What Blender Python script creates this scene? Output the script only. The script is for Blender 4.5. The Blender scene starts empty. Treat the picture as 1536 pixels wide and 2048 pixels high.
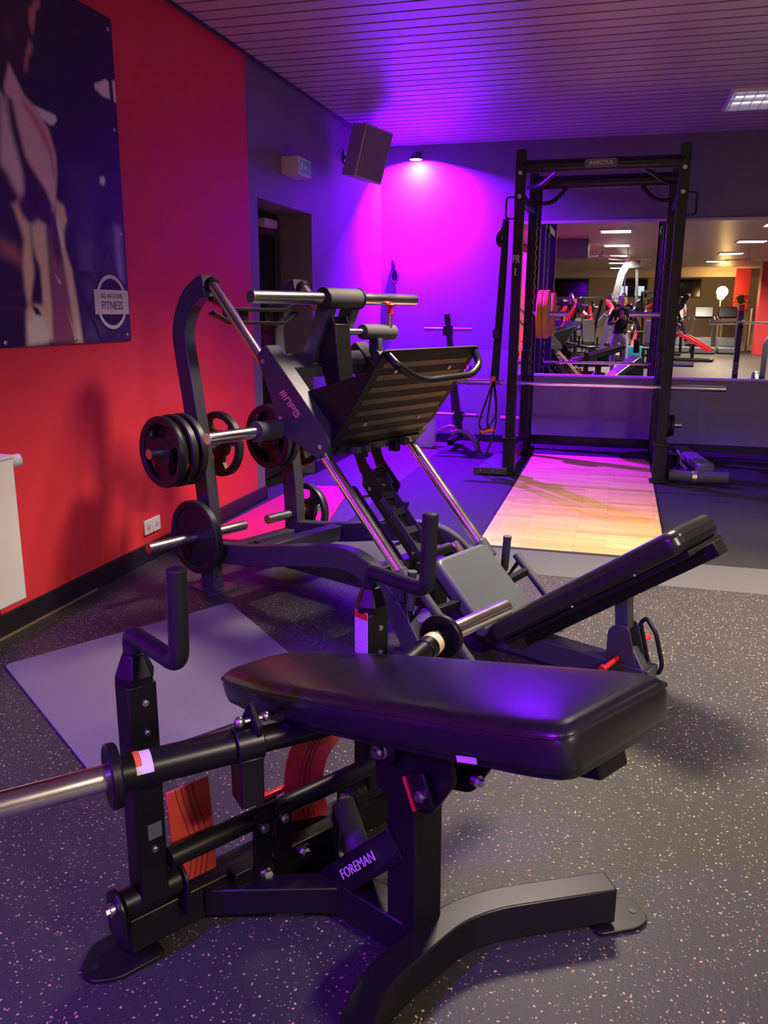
import bpy, bmesh, math, random
import numpy as np
from mathutils import Vector, Matrix
R = math.radians
PI = math.pi
random.seed(4)
SC = bpy.context.scene
COL = SC.collection

# ------------------------------------------------------------------ camera
YAW, PITCH, ROLL, FPX, CAMZ = .2699, .2385, .0064, 1660.3, 1.36
cyw, syw, cpt, spt = math.cos(YAW), math.sin(YAW), math.cos(PITCH), math.sin(PITCH)
fwd = Vector((-syw*cpt, cyw*cpt, -spt))
rt0 = Vector((cyw, syw, 0)); up0 = rt0.cross(fwd)
rt = math.cos(ROLL)*rt0 + math.sin(ROLL)*up0
up = -math.sin(ROLL)*rt0 + math.cos(ROLL)*up0
cd = bpy.data.cameras.new('camera'); cam = bpy.data.objects.new('camera', cd); COL.objects.link(cam)
cd.sensor_fit = 'VERTICAL'; cd.sensor_height = 36; cd.sensor_width = 27
cd.lens = FPX/2048*36; cd.clip_start = .02; cd.clip_end = 80
cam.matrix_world = Matrix(((rt.x, up.x, -fwd.x, 0), (rt.y, up.y, -fwd.y, 0), (rt.z, up.z, -fwd.z, CAMZ), (0, 0, 0, 1)))
SC.camera = cam
SC.view_settings.view_transform = 'Standard'; SC.view_settings.look = 'None'
SC.view_settings.gamma = 1; SC.view_settings.exposure = 0.0
SC.view_settings.use_curve_mapping = False
w = bpy.data.worlds.new('world'); SC.world = w; w.use_nodes = True
w.node_tree.nodes['Background'].inputs[0].default_value = (.5, .42, .55, 1)
w.node_tree.nodes['Background'].inputs[1].default_value = .008

# lamp powers
VIOLET = (.20, .001, 1.0); VIOLET_W = 2300
WARM = (1.0, .83, .64)
TROFFERS = [  # x, y, watts
    (2.75, -.30, 250), (-.22, -1.05, 12), (-.22, 4.05, 130), (2.75, 3.60, 340), (2.75, -4.2, 190), (-.22, -4.9, 190), (2.8, -8.4, 200), (-.22, -8.9, 200),
    (2.8, -12.2, 200), (-.22, -12.7, 200), (-.22, -16.0, 220), (5.8, -4.2, 140), (5.8, -10.4, 200)]

# ------------------------------------------------------------------ materials
def mat(name, col, rough=.5, metal=0., spec=.5, noise=0., nscale=30, bump=0., emit=None, es=0., coat=0.):
    m = bpy.data.materials.new(name); m.use_nodes = True
    nt = m.node_tree; b = nt.nodes['Principled BSDF']
    b.inputs['Base Color'].default_value = (*col, 1); b.inputs['Roughness'].default_value = rough
    b.inputs['Metallic'].default_value = metal; b.inputs['Specular IOR Level'].default_value = spec
    b.inputs['Coat Weight'].default_value = coat
    if emit: b.inputs['Emission Color'].default_value = (*emit, 1); b.inputs['Emission Strength'].default_value = es
    tc = nt.nodes.new('ShaderNodeTexCoord'); n = nt.nodes.new('ShaderNodeTexNoise')
    n.inputs['Scale'].default_value = nscale; n.inputs['Detail'].default_value = 4
    nt.links.new(tc.outputs['Object'], n.inputs['Vector'])
    mr = nt.nodes.new('ShaderNodeMapRange'); mr.inputs[3].default_value = max(.02, rough-.06-noise*.3); mr.inputs[4].default_value = min(1, rough+.06+noise*.3)
    nt.links.new(n.outputs[0], mr.inputs[0]); nt.links.new(mr.outputs[0], b.inputs['Roughness'])
    if noise:
        mx = nt.nodes.new('ShaderNodeMix'); mx.data_type = 'RGBA'
        mx.inputs[6].default_value = (*[c*(1-noise) for c in col], 1); mx.inputs[7].default_value = (*[min(1, c*(1+noise)) for c in col], 1)
        nt.links.new(n.outputs[0], mx.inputs[0]); nt.links.new(mx.outputs[2], b.inputs['Base Color'])
    if bump:
        bp = nt.nodes.new('ShaderNodeBump'); bp.inputs['Strength'].default_value = bump; bp.inputs['Distance'].default_value = .002
        nt.links.new(n.outputs[0], bp.inputs['Height']); nt.links.new(bp.outputs[0], b.inputs['Normal'])
    return m
def nodes(m): return m.node_tree.nodes, m.node_tree.links, m.node_tree.nodes['Principled BSDF']

M = {}
M['frame'] = mat('graphite_powder_coat', (.046, .044, .058), .42, .25, noise=.1, nscale=60, bump=.15)
M['black'] = mat('black_powder_coat', (.006, .006, .007), .40, .1, spec=.35, noise=.1, nscale=60, bump=.15)
M['satin'] = mat('satin_black_paint', (.006, .0055, .007), .36, .1, spec=.38)
M['sleeve'] = mat('black_rubber_sleeve', (.011, .010, .012), .55, spec=.4, nscale=200, bump=.2)
M['treadplate'] = mat('black_tread_plate', (.007, .006, .006), .6, .0, spec=.22)
M['chrome'] = mat('brushed_chrome', (.85, .83, .80), .20, 1., noise=.05, nscale=8)
M['steel'] = mat('zinc_steel', (.6, .6, .6), .3, 1.)
M['vinyl'] = mat('black_vinyl', (.012, .011, .013), .30, 0, spec=.6, nscale=220, bump=.05)
M['greyvinyl'] = mat('dark_grey_vinyl', (.055, .065, .07), .42, nscale=220, bump=.1)
M['rubber'] = mat('black_rubber', (.010, .010, .011), .42, spec=.5)
M['foam'] = mat('black_foam_grip', (.035, .035, .04), .7, nscale=300, bump=.3)
M['blackplastic'] = mat('black_plastic', (.012, .012, .013), .35)
M['red'] = mat('red_paint', (.62, .015, .02), .35)
M['redplate'] = mat('red_moulded_plastic', (.50, .045, .035), .45, noise=.15, nscale=12)
M['white'] = mat('white_plastic', (.75, .74, .72), .4)
M['enamel'] = mat('white_enamel', (.86, .84, .78), .35)
M['greyplastic'] = mat('grey_plastic', (.55, .47, .52), .5)
M['label'] = mat('white_print', (.70, .68, .70), .5)
M['pinklabel'] = mat('salmon_print', (.72, .25, .26), .5)
M['orange'] = mat('orange_fabric', (.75, .12, .03), .7)
M['yellow'] = mat('yellow_bumper_rubber', (.66, .50, .01), .5)
M['webbing'] = mat('black_webbing', (.012, .012, .014), .8, nscale=400, bump=.3)
M['alu'] = mat('brushed_aluminium', (.45, .44, .46), .38, 1.)
M['greymat'] = mat('grey_rubber_strip', (.050, .049, .048), .75, noise=.15, nscale=80)
M['dark'] = mat('dark_recess_paint', (.035, .03, .04), .6)
M['glassdark'] = mat('dark_door_glass', (.006, .006, .010), .12)
M['beige'] = mat('beige_paint', (.58, .50, .36), .7, noise=.05)
M['wood_light'] = mat('birch_panel', (.48, .32, .16), .5, noise=.12, nscale=5)
M['columnred'] = mat('red_column_paint', (.50, .03, .035), .6)
M['skin'] = mat('skin', (.55, .30, .22), .5)
M['hair'] = mat('dark_hair', (.012, .008, .007), .45)
M['leaf'] = mat('leaf_green', (.06, .14, .03), .5)
M['lilac'] = mat('lilac_fabric', (.42, .36, .62), .8, noise=.06, nscale=40)
M['blackcloth'] = mat('black_cloth', (.012, .011, .016), .85)
M['pinkcase'] = mat('pink_phone_case', (.62, .20, .42), .35)
M['cloth_white'] = mat('white_cloth', (.6, .57, .5), .85)
M['cyan'] = mat('cyan_fabric', (.05, .50, .62), .7)
M['beltdark'] = mat('treadmill_belt', (.02, .02, .022), .6)
M['machgrey'] = mat('light_grey_machine_paint', (.10, .11, .125), .45, .2)
M['tube'] = mat('lamp_tube_glow', (1, 1, 1), .3, emit=(1, .86, .66), es=14)
M['glow'] = mat('wall_lamp_glow', (1, .8, .4), .3, emit=(1, .62, .16), es=30)
M['led'] = mat('violet_led_face', (1, .6, 1), .3, emit=(1.0, .25, 1.0), es=40)
M['teal'] = mat('teal_sign_panel', (.03, .16, .17), .4, emit=(.05, .5, .5), es=.05)
M['winlight'] = mat('daylight_pane', (.6, .7, .7), .3, emit=(.6, .85, .85), es=.9)

# red wall paint with a few scuffs
def mat_redwall():
    m = mat('red_wall_paint', (.74, .036, .040), .62, noise=.05, nscale=3, bump=.1)
    N, L, b = nodes(m)
    base = b.inputs['Base Color'].links[0].from_socket
    tc = N.new('ShaderNodeTexCoord')
    mp = N.new('ShaderNodeMapping'); mp.inputs['Scale'].default_value = (1, 6, 3); L.new(tc.outputs['Object'], mp.inputs[0])
    n = N.new('ShaderNodeTexNoise'); n.inputs['Scale'].default_value = 4.5; n.inputs['Detail'].default_value = 6; n.inputs['Roughness'].default_value = .7
    L.new(mp.outputs[0], n.inputs['Vector'])
    r = N.new('ShaderNodeValToRGB'); r.color_ramp.elements[0].position = .62; r.color_ramp.elements[1].position = .70
    L.new(n.outputs[0], r.inputs[0])
    sp = N.new('ShaderNodeSeparateXYZ'); L.new(tc.outputs['Object'], sp.inputs[0])
    z = N.new('ShaderNodeMapRange'); z.inputs[1].default_value = .75; z.inputs[2].default_value = .45; L.new(sp.outputs[2], z.inputs[0])
    mu = N.new('ShaderNodeMath'); mu.operation = 'MULTIPLY'; L.new(r.outputs[0], mu.inputs[0]); L.new(z.outputs[0], mu.inputs[1])
    mu2 = N.new('ShaderNodeMath'); mu2.operation = 'MULTIPLY'; mu2.inputs[1].default_value = .5; L.new(mu.outputs[0], mu2.inputs[0])
    mx = N.new('ShaderNodeMix'); mx.data_type = 'RGBA'; L.new(mu2.outputs[0], mx.inputs[0]); L.new(base, mx.inputs[6]); mx.inputs[7].default_value = (.10, .02, .02, 1)
    L.new(mx.outputs[2], b.inputs['Base Color'])
    return m
M['redwall'] = mat_redwall()
M['greywall'] = mat('grey_wall_paint', (.155, .145, .17), .6, noise=.05, nscale=3, bump=.15)
M['greywall_low'] = mat('grey_wall_paint_lower', (.23, .225, .25), .5, noise=.05, nscale=3, bump=.15)
M['skirt'] = mat('black_skirting', (.010, .009, .012), .5)
M['gold'] = mat('gilt_edge_strip', (.45, .33, .2), .4, .6)
M['ceil'] = mat('cream_ceiling_slat', (.46, .38, .38), .34, noise=.10, nscale=2)
M['groove'] = mat('ceiling_groove', (.20, .15, .15), .8, noise=.6, nscale=1.2)  # darker colour on the groove faces deepens their shade
M['mirror'] = mat('mirror_glass', (.93, .93, .92), .0, 1.)
_N, _L, _b = nodes(M['mirror'])
for l in list(_b.inputs['Roughness'].links): _L.remove(l)
_b.inputs['Roughness'].default_value = 0.

def mat_floor():
    m = mat('speckled_rubber_floor', (.03, .03, .03), .55, nscale=120, bump=.5)
    N, L, b = nodes(m)
    for l in list(b.inputs['Roughness'].links): L.remove(l)
    b.inputs['Roughness'].default_value = .50; b.inputs['Specular IOR Level'].default_value = .3
    tc = N.new('ShaderNodeTexCoord')
    prev = None
    n0 = N.new('ShaderNodeTexNoise'); n0.inputs['Scale'].default_value = 90; n0.inputs['Detail'].default_value = 5; n0.inputs['Roughness'].default_value = .75
    L.new(tc.outputs['Object'], n0.inputs['Vector'])
    base = N.new('ShaderNodeMix'); base.data_type = 'RGBA'; base.inputs[6].default_value = (.012, .011, .012, 1); base.inputs[7].default_value = (.045, .042, .042, 1)
    L.new(n0.outputs[0], base.inputs[0]); prev = base.outputs[2]
    wv = N.new('ShaderNodeTexNoise'); wv.inputs['Scale'].default_value = 60; L.new(tc.outputs['Object'], wv.inputs['Vector'])
    vm = N.new('ShaderNodeVectorMath'); vm.operation = 'SCALE'; vm.inputs[3].default_value = .012; L.new(wv.outputs['Color'], vm.inputs[0])
    va = N.new('ShaderNodeVectorMath'); va.operation = 'ADD'; L.new(tc.outputs['Object'], va.inputs[0]); L.new(vm.outputs[0], va.inputs[1])
    for sc, cut, keep, col in ((75, .20, .36, (.44, .30, .17, 1)), (140, .24, .24, (.32, .23, .15, 1)), (46, .12, .28, (.48, .26, .14, 1))):
        v = N.new('ShaderNodeTexVoronoi'); v.inputs['Scale'].default_value = sc; L.new(va.outputs[0], v.inputs['Vector'])
        lt = N.new('ShaderNodeMath'); lt.operation = 'LESS_THAN'; lt.inputs[1].default_value = cut; L.new(v.outputs['Distance'], lt.inputs[0])
        sx = N.new('ShaderNodeSeparateColor'); L.new(v.outputs['Color'], sx.inputs[0])
        lk = N.new('ShaderNodeMath'); lk.operation = 'LESS_THAN'; lk.inputs[1].default_value = keep; L.new(sx.outputs[0], lk.inputs[0])
        mu = N.new('ShaderNodeMath'); mu.operation = 'MULTIPLY'; L.new(lt.outputs[0], mu.inputs[0]); L.new(lk.outputs[0], mu.inputs[1])
        mx = N.new('ShaderNodeMix'); mx.data_type = 'RGBA'; L.new(mu.outputs[0], mx.inputs[0]); L.new(prev, mx.inputs[6]); mx.inputs[7].default_value = col
        prev = mx.outputs[2]
    L.new(prev, b.inputs['Base Color'])
    return m
M['floor'] = mat_floor()
M['platmat'] = mat('black_platform_rubber', (.013, .013, .014), .68, spec=.25, noise=.3, nscale=60, bump=.3)
def mat_wood():
    m = mat('oak_strip_platform', (.7, .4, .2), .38)
    N, L, b = nodes(m)
    tc = N.new('ShaderNodeTexCoord')
    br = N.new('ShaderNodeTexBrick'); br.offset = .37; br.inputs['Scale'].default_value = 1
    br.inputs['Brick Width'].default_value = .48; br.inputs['Row Height'].default_value = .058; br.inputs['Mortar Size'].default_value = .0012
    br.inputs['Color1'].default_value = (.70, .40, .17, 1); br.inputs['Color2'].default_value = (.52, .26, .10, 1); br.inputs['Mortar'].default_value = (.2, .09, .04, 1)
    L.new(tc.outputs['Object'], br.inputs['Vector'])
    mp = N.new('ShaderNodeMapping'); mp.inputs['Scale'].default_value = (3, 60, 1); L.new(tc.outputs['Object'], mp.inputs[0])
    n = N.new('ShaderNodeTexNoise'); n.inputs['Scale'].default_value = 1.5; n.inputs['Detail'].default_value = 6; L.new(mp.outputs[0], n.inputs['Vector'])
    mx = N.new('ShaderNodeMix'); mx.data_type = 'RGBA'; mx.blend_type = 'MULTIPLY'; mx.inputs[0].default_value = .5
    L.new(br.outputs[0], mx.inputs[6])
    cr = N.new('ShaderNodeValToRGB'); cr.color_ramp.elements[0].color = (.6, .5, .45, 1); cr.color_ramp.elements[1].color = (1.2, 1.2, 1.2, 1); L.new(n.outputs[0], cr.inputs[0]); L.new(cr.outputs[0], mx.inputs[7])
    L.new(mx.outputs[2], b.inputs['Base Color'])
    return m
M['wood'] = mat_wood()
def mat_tread():   # fine diamond tread of the loose grey mat
    m = mat('grey_ribbed_mat', (.14, .13, .15), .55)
    N, L, b = nodes(m)
    tc = N.new('ShaderNodeTexCoord')
    wv = N.new('ShaderNodeTexWave'); wv.inputs['Scale'].default_value = 95; wv.bands_direction = 'DIAGONAL'; L.new(tc.outputs['Object'], wv.inputs[0])
    bp = N.new('ShaderNodeBump'); bp.inputs['Strength'].default_value = .18; bp.inputs['Distance'].default_value = .002; L.new(wv.outputs[0], bp.inputs['Height']); L.new(bp.outputs[0], b.inputs['Normal'])
    return m
M['tread'] = mat_tread()
M['redmat'] = mat('red_rubber_mat', (.72, .012, .10), .5)

# ------------------------------------------------------------------ geometry helpers
class G:
    """collects shapes into one mesh"""
    def __init__(s): s.bm = bmesh.new(); s.mi = 0
    def _f(s, vs):
        try:
            f = s.bm.faces.new(vs); f.material_index = s.mi; return f
        except ValueError: return None
    def box(s, c, size, rot=None):
        sx, sy, sz = [a/2 for a in size]; c = Vector(c)
        rm = rot if rot is not None else Matrix.Identity(3)
        v = [s.bm.verts.new(c + rm @ Vector((x, y, z))) for x in (-sx, sx) for y in (-sy, sy) for z in (-sz, sz)]
        for q in ((0, 1, 3, 2), (4, 6, 7, 5), (0, 4, 5, 1), (2, 3, 7, 6), (0, 2, 6, 4), (1, 5, 7, 3)): s._f([v[i] for i in q])
        return s
    def sweep(s, pts, w, h, side):
        """rectangular section: w along 'side', h across it"""
        pts = [Vector(p) for p in pts]; side = Vector(side).normalized(); n = len(pts); rings = []
        for i in range(n):
            a = (pts[i]-pts[i-1]).normalized() if i else None
            b = (pts[i+1]-pts[i]).normalized() if i < n-1 else None
            t = ((a or b)+(b or a)).normalized()
            sd = (side - t*side.dot(t)).normalized()
            nr = sd.cross(t).normalized()
            k = 1/max(.5, t.dot(a or b))
            rings.append([s.bm.verts.new(pts[i] + sd*x*w/2 + nr*y*h/2*k) for x, y in ((-1, -1), (1, -1), (1, 1), (-1, 1))])
        for i in range(n-1):
            for k in range(4): s._f([rings[i][k], rings[i][(k+1) % 4], rings[i+1][(k+1) % 4], rings[i+1][k]])
        s._f(rings[0][::-1]); s._f(rings[-1]); return s
    def beam(s, p0, p1, w, h, side): return s.sweep([p0, p1], w, h, side)
    def tube(s, pts, r, seg=14, caps=True):
        pts = [Vector(p) for p in pts]; n = len(pts)
        rs = r if isinstance(r, (list, tuple)) else [r]*n
        t0 = (pts[1]-pts[0]).normalized()
        ref = Vector((0, 0, 1)) if abs(t0.z) < .9 else Vector((1, 0, 0))
        u = t0.cross(ref).normalized(); rings = []
        for i in range(n):
            a = (pts[i]-pts[i-1]).normalized() if i else None
            b = (pts[i+1]-pts[i]).normalized() if i < n-1 else None
            t = ((a or b)+(b or a)).normalized()
            u = (u - t*u.dot(t)).normalized(); v = t.cross(u)
            rings.append([s.bm.verts.new(pts[i] + (u*math.cos(2*PI*k/seg)+v*math.sin(2*PI*k/seg))*rs[i]) for k in range(seg)])
        for i in range(n-1):
            for k in range(seg): s._f([rings[i][k], rings[i][(k+1) % seg], rings[i+1][(k+1) % seg], rings[i+1][k]])
        if caps: s._f(rings[0][::-1]); s._f(rings[-1])
        return s
    def prism(s, poly, t, o, ax, ay):
        """polygon (a, b) -> o + a*ax + b*ay, thickness t centred along the normal"""
        o = Vector(o); ax = Vector(ax); ay = Vector(ay); n = ax.cross(ay).normalized()
        a = [s.bm.verts.new(o + ax*p[0] + ay*p[1] - n*t/2) for p in poly]
        b = [s.bm.verts.new(o + ax*p[0] + ay*p[1] + n*t/2) for p in poly]
        s._f(a[::-1]); s._f(b)
        for i in range(len(poly)):
            j = (i+1) % len(poly); s._f([a[i], a[j], b[j], b[i]])
        return s
    def ball(s, c, r, seg=12):
        c = Vector(c); r = Vector(r) if isinstance(r, (tuple, list)) else Vector((r, r, r))
        mtx = Matrix.Translation(c) @ Matrix.Diagonal((r.x, r.y, r.z, 1))
        g = bmesh.ops.create_uvsphere(s.bm, u_segments=seg, v_segments=max(6, seg//2+2), radius=1, matrix=mtx)
        for v in g['verts']:
            for f in v.link_faces: f.material_index = s.mi
        return s
    def lathe(s, prof, o, axis, seg=32):
        """prof: list of (radius, distance along axis), closed loop when first radius > 0 and last == first"""
        o = Vector(o); t = Vector(axis).normalized(); ref = Vector((0, 0, 1)) if abs(t.z) < .9 else Vector((1, 0, 0))
        u = t.cross(ref).normalized(); v = t.cross(u); rings = []
        for r, d in prof:
            if r < 1e-6: rings.append([s.bm.verts.new(o+t*d)])
            else: rings.append([s.bm.verts.new(o + t*d + (u*math.cos(2*PI*k/seg)+v*math.sin(2*PI*k/seg))*r) for k in range(seg)])
        for i in range(len(rings)-1):
            A, B = rings[i], rings[i+1]
            for k in range(seg):
                k2 = (k+1) % seg
                if len(A) == 1 and len(B) == 1: continue
                if len(A) == 1: s._f([A[0], B[k2], B[k]])
                elif len(B) == 1: s._f([A[k], A[k2], B[0]])
                else: s._f([A[k], A[k2], B[k2], B[k]])
        return s
    def bolt(s, c, axis, r=.008, h=.006):
        c = Vector(c); a = Vector(axis).normalized(); s.tube([c, c+a*h], r, 10); s.tube([c+a*h, c+a*h*1.9], r*.6, 6); return s
    def build(s, name, m, parent=None, bevel=0., smooth=40, seg=2):
        bmesh.ops.recalc_face_normals(s.bm, faces=s.bm.faces)
        me = bpy.data.meshes.new(name); s.bm.to_mesh(me); s.bm.free()
        for mm in (m if isinstance(m, (list, tuple)) else [m]): me.materials.append(M[mm] if isinstance(mm, str) else mm)
        if smooth:
            me.polygons.foreach_set('use_smooth', [True]*len(me.polygons)); me.set_sharp_from_angle(angle=R(smooth))
        o = bpy.data.objects.new(name, me); COL.objects.link(o)
        if parent: o.parent = parent
        if bevel:
            md = o.modifiers.new('bevel', 'BEVEL'); md.width = bevel; md.segments = seg; md.limit_method = 'ANGLE'; md.angle_limit = R(40)
            md.use_clamp_overlap = True
        return o

def arc_path(pts, r, n=5):
    """round the corners of a polyline"""
    pts = [Vector(p) for p in pts]; out = [pts[0]]
    for i in range(1, len(pts)-1):
        a = pts[i-1]-pts[i]; b = pts[i+1]-pts[i]; d = min(r, a.length*.48, b.length*.48)
        p0 = pts[i]+a.normalized()*d; p2 = pts[i]+b.normalized()*d
        for k in range(n+1):
            t = k/n; out.append(p0*(1-t)**2 + pts[i]*2*t*(1-t) + p2*t*t)
    out.append(pts[-1]); return out
def spline(pts, n=6):
    pts = [Vector(p) for p in pts]; P = [pts[0]*2-pts[1]] + pts + [pts[-1]*2-pts[-2]]; out = []
    for i in range(1, len(P)-2):
        for k in range(n):
            t = k/n; a, b, c, d = P[i-1], P[i], P[i+1], P[i+2]
            out.append(.5*((2*b)+(c-a)*t+(2*a-5*b+4*c-d)*t*t+(3*b-a-3*c+d)*t**3))
    out.append(pts[-1]); return out
def rrect(w, h, r, n=4):
    out = []
    for cx, cy, a0 in ((w/2-r, h/2-r, 0), (-w/2+r, h/2-r, 90), (-w/2+r, -h/2+r, 180), (w/2-r, -h/2+r, 270)):
        for k in range(n+1):
            a = R(a0+90*k/n); out.append((cx+r*math.cos(a), cy+r*math.sin(a)))
    return out
def rpoly(poly, r, n=4):
    m = len(poly); out = []
    for i in range(m):
        p = Vector(poly[i]); a = Vector(poly[i-1])-p; b = Vector(poly[(i+1) % m])-p; d = min(r, a.length*.45, b.length*.45)
        p0 = p+a.normalized()*d; p2 = p+b.normalized()*d
        for k in range(n+1):
            t = k/n; q = p0*(1-t)**2+p*2*t*(1-t)+p2*t*t; out.append((q.x, q.y))
    return out

def tag(o, label, cat, group=None, kind=None):
    if label: o['label'] = label
    if cat: o['category'] = cat
    if group: o['group'] = group
    if kind: o['kind'] = kind
    return o
def thing(name, label, cat, loc=(0, 0, 0), rz=0, group=None):
    o = bpy.data.objects.new(name, None); COL.objects.link(o); o.empty_display_size = .1
    o.location = loc; o.rotation_euler = (0, 0, rz)
    return tag(o, label, cat, group)
def struct(o): o['kind'] = 'structure'; return o
def dup(o, parent=None):
    kids = list(o.children); c = o.copy(); COL.objects.link(c)
    if parent is not None: c.parent = parent
    for k in kids: dup(k, c)
    return c
def text(name, body, size, m, parent, loc, xdir, ydir, depth=.001, align='CENTER', xs=1.):
    cu = bpy.data.curves.new(name, 'FONT'); cu.body = body; cu.size = size; cu.align_x = align; cu.align_y = 'CENTER'; cu.extrude = depth; cu.resolution_u = 3
    t = bpy.data.objects.new('tmp', cu); COL.objects.link(t)
    me = bpy.data.meshes.new_from_object(t.evaluated_get(bpy.context.evaluated_depsgraph_get()))
    bpy.data.objects.remove(t)
    x = Vector(xdir).normalized(); y = Vector(ydir).normalized(); y = (y-x*y.dot(x)).normalized(); z = x.cross(y)
    mt = Matrix(((x.x*xs, y.x, z.x, loc[0]), (x.y*xs, y.y, z.y, loc[1]), (x.z*xs, y.z, z.z, loc[2]), (0, 0, 0, 1)))
    me.transform(mt); me.materials.clear(); me.materials.append(M[m])
    o = bpy.data.objects.new(name, me); COL.objects.link(o); o.parent = parent; return o
def V(*a): return Vector(a)
EX, EY, EZ = V(1, 0, 0), V(0, 1, 0), V(0, 0, 1)

# ------------------------------------------------------------------ room shell
XL, YB, ZC, XR, YF = -2.436, 8.62, 2.95, 9.5, -21.0
REND, RBACK = 5.39, -11.5          # red wall from RBACK to REND, grey onwards
DY0, DY1, DZ = 5.53, 6.58, 2.10    # door recess in the left wall
g = G(); g.box(((XL+XR)/2-1.5, (YB+YF)/2, -.05), (XR-XL+4.5, YB-YF+.8, .1)); struct(g.build('floor', 'floor', smooth=0))
# ceiling: slats running along X with real grooves
g = G(); y = YB; T = .138; k = 0
bmv = g.bm
x0, x1 = XL-3.2, XR
prof = []
while y > YF:
    yy = y-T
    prof += [(y, ZC, 0), (yy+.020, ZC, 0), (yy+.014, ZC+.008, 1), (yy+.004, ZC+.008, 1)]
    y = yy
prof.append((y, ZC, 0))
va = [bmv.verts.new((x0, p[0], p[1])) for p in prof]; vb = [bmv.verts.new((x1, p[0], p[1])) for p in prof]
for i in range(len(prof)-1):
    g.mi = 0 if i % 4 == 0 else 1
    g._f([va[i], vb[i], vb[i+1], va[i+1]])
top = g; g.mi = 0
g.box(((x0+x1)/2, (YB+YF)/2, ZC+.09), (x1-x0, YB-YF+.6, .12))
struct(g.build('ceiling', ['ceil', 'groove'], smooth=0))
# left wall
g = G(); g.box((XL-.15, (REND+RBACK)/2, ZC/2), (.3, REND-RBACK, ZC)); struct(g.build('wall_left', 'redwall', smooth=0))
g = G()
g.box((XL-.15, (REND+DY0)/2, ZC/2), (.3, DY0-REND, ZC))
g.box((XL-.15, (DY0+DY1)/2, (ZC+DZ)/2), (.3, DY1-DY0, ZC-DZ))
g.box((XL-.15, (DY1+YB)/2, ZC/2), (.3, YB-DY1, ZC))
struct(g.build('wall_left_grey', 'greywall', smooth=0))
# door recess and door
g = G(); g.box((XL-.33, (DY0+DY1)/2, DZ/2), (.05, DY1-DY0+.1, DZ))
struct(g.build('wall_recess', 'dark', smooth=0))
d = thing('door_1', 'dark glazed door set back in the grey wall recess', 'door', (XL-.27, DY0, 0)); struct(d)
g = G()
for a, b, c, e in ((.02, .10, .02, 2.02), (.90, .98, .02, 2.02), (.10, .90, 1.92, 2.02), (.10, .90, .02, .16), (.10, .90, 1.0, 1.06)):
    g.box((0, (a+b)/2, (c+e)/2), (.045, b-a, e-c))
g.build('door_leaf', 'dark', d, .004)
g = G(); g.box((0, .5, 1.49), (.01, .8, .86)); g.box((0, .5, .58), (.01, .8, .84)); g.build('glass_pane', 'glassdark', d)
g = G(); g.tube(arc_path([(.02, .15, 1.0), (.06, .15, 1.0), (.06, .28, 1.0)], .015), .01); g.build('door_handle', 'steel', d)
g = G(); g.box((.05, .68, 2.0), (.06, .24, .06)); g.build('door_closer', 'greyplastic', d, .005)
# back wall with the lower paint band
g = G(); g.box(((XL+XR)/2-.1, YB+.15, (ZC+.97)/2), (XR-XL+.6, .3, ZC-.97)); struct(g.build('wall_back', 'greywall', smooth=0))
g = G(); g.box(((XL+XR)/2-.1, YB+.15, .485), (XR-XL+.6, .3, .97)); struct(g.build('wall_back_lower', 'greywall_low', smooth=0))
# hall behind the camera, seen in the mirror
g = G(); g.box((XR+.1, (YB+YF)/2, ZC/2), (.2, YB-YF, ZC)); struct(g.build('wall_right', 'beige', smooth=0))
g = G(); g.box(((XL-3.2+XR)/2, YF-.1, ZC/2), (XR-XL+3.4, .2, ZC)); struct(g.build('wall_front', 'beige', smooth=0))
g = G(); g.box((XL-3.2, (RBACK+YF)/2, ZC/2), (.2, RBACK-YF, ZC)); g.box((XL-1.65, RBACK+.1, ZC/2), (2.9, .2, ZC)); struct(g.build('wall_alcove', 'beige', smooth=0))
# skirtings
g = G(); g.box((XL+.008, (RBACK+DY0)/2, .05), (.016, DY0-RBACK, .10)); struct(g.build('baseboard_left', 'skirt', smooth=0))
g = G(); g.box((XL+.008, (DY1+YB)/2, .05), (.016, YB-DY1, .10)); struct(g.build('baseboard_left_far', 'skirt', smooth=0))
g = G(); g.box((XL+.018, (RBACK+3.4)/2, .004), (.006, 3.4-RBACK, .008)); struct(g.build('trim_1', 'gold', smooth=0))
g = G(); g.box(((XL+XR)/2, YB-.008, .05), (XR-XL, .016, .10)); struct(g.build('baseboard_back', 'skirt', smooth=0))
# thin dark strip between the left wall and the ceiling
g = G(); g.box((XL+.02, (RBACK+YB)/2, ZC-.012), (.014, YB-RBACK, .016)); struct(g.build('trim_2', 'dark', smooth=0))

# mirror
mir = thing('wall_mirror', 'wide framed gym mirror on the back wall behind the power rack', 'mirror', (-1.03, YB-.012, .747))
ML = 4.6
g = G(); g.box((ML/2, 0, .7185), (ML, .010, 1.437)); g.build('mirror_glass', 'mirror', mir, smooth=0)
g = G(); g.box((ML/2, -.004, -.012), (ML+.03, .022, .024)); g.box((ML/2, -.004, 1.449), (ML+.03, .022, .024)); g.box((-.008, -.004, .7185), (.016, .022, 1.44)); g.build('mirror_frame', 'greyplastic', mir, .002)

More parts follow.
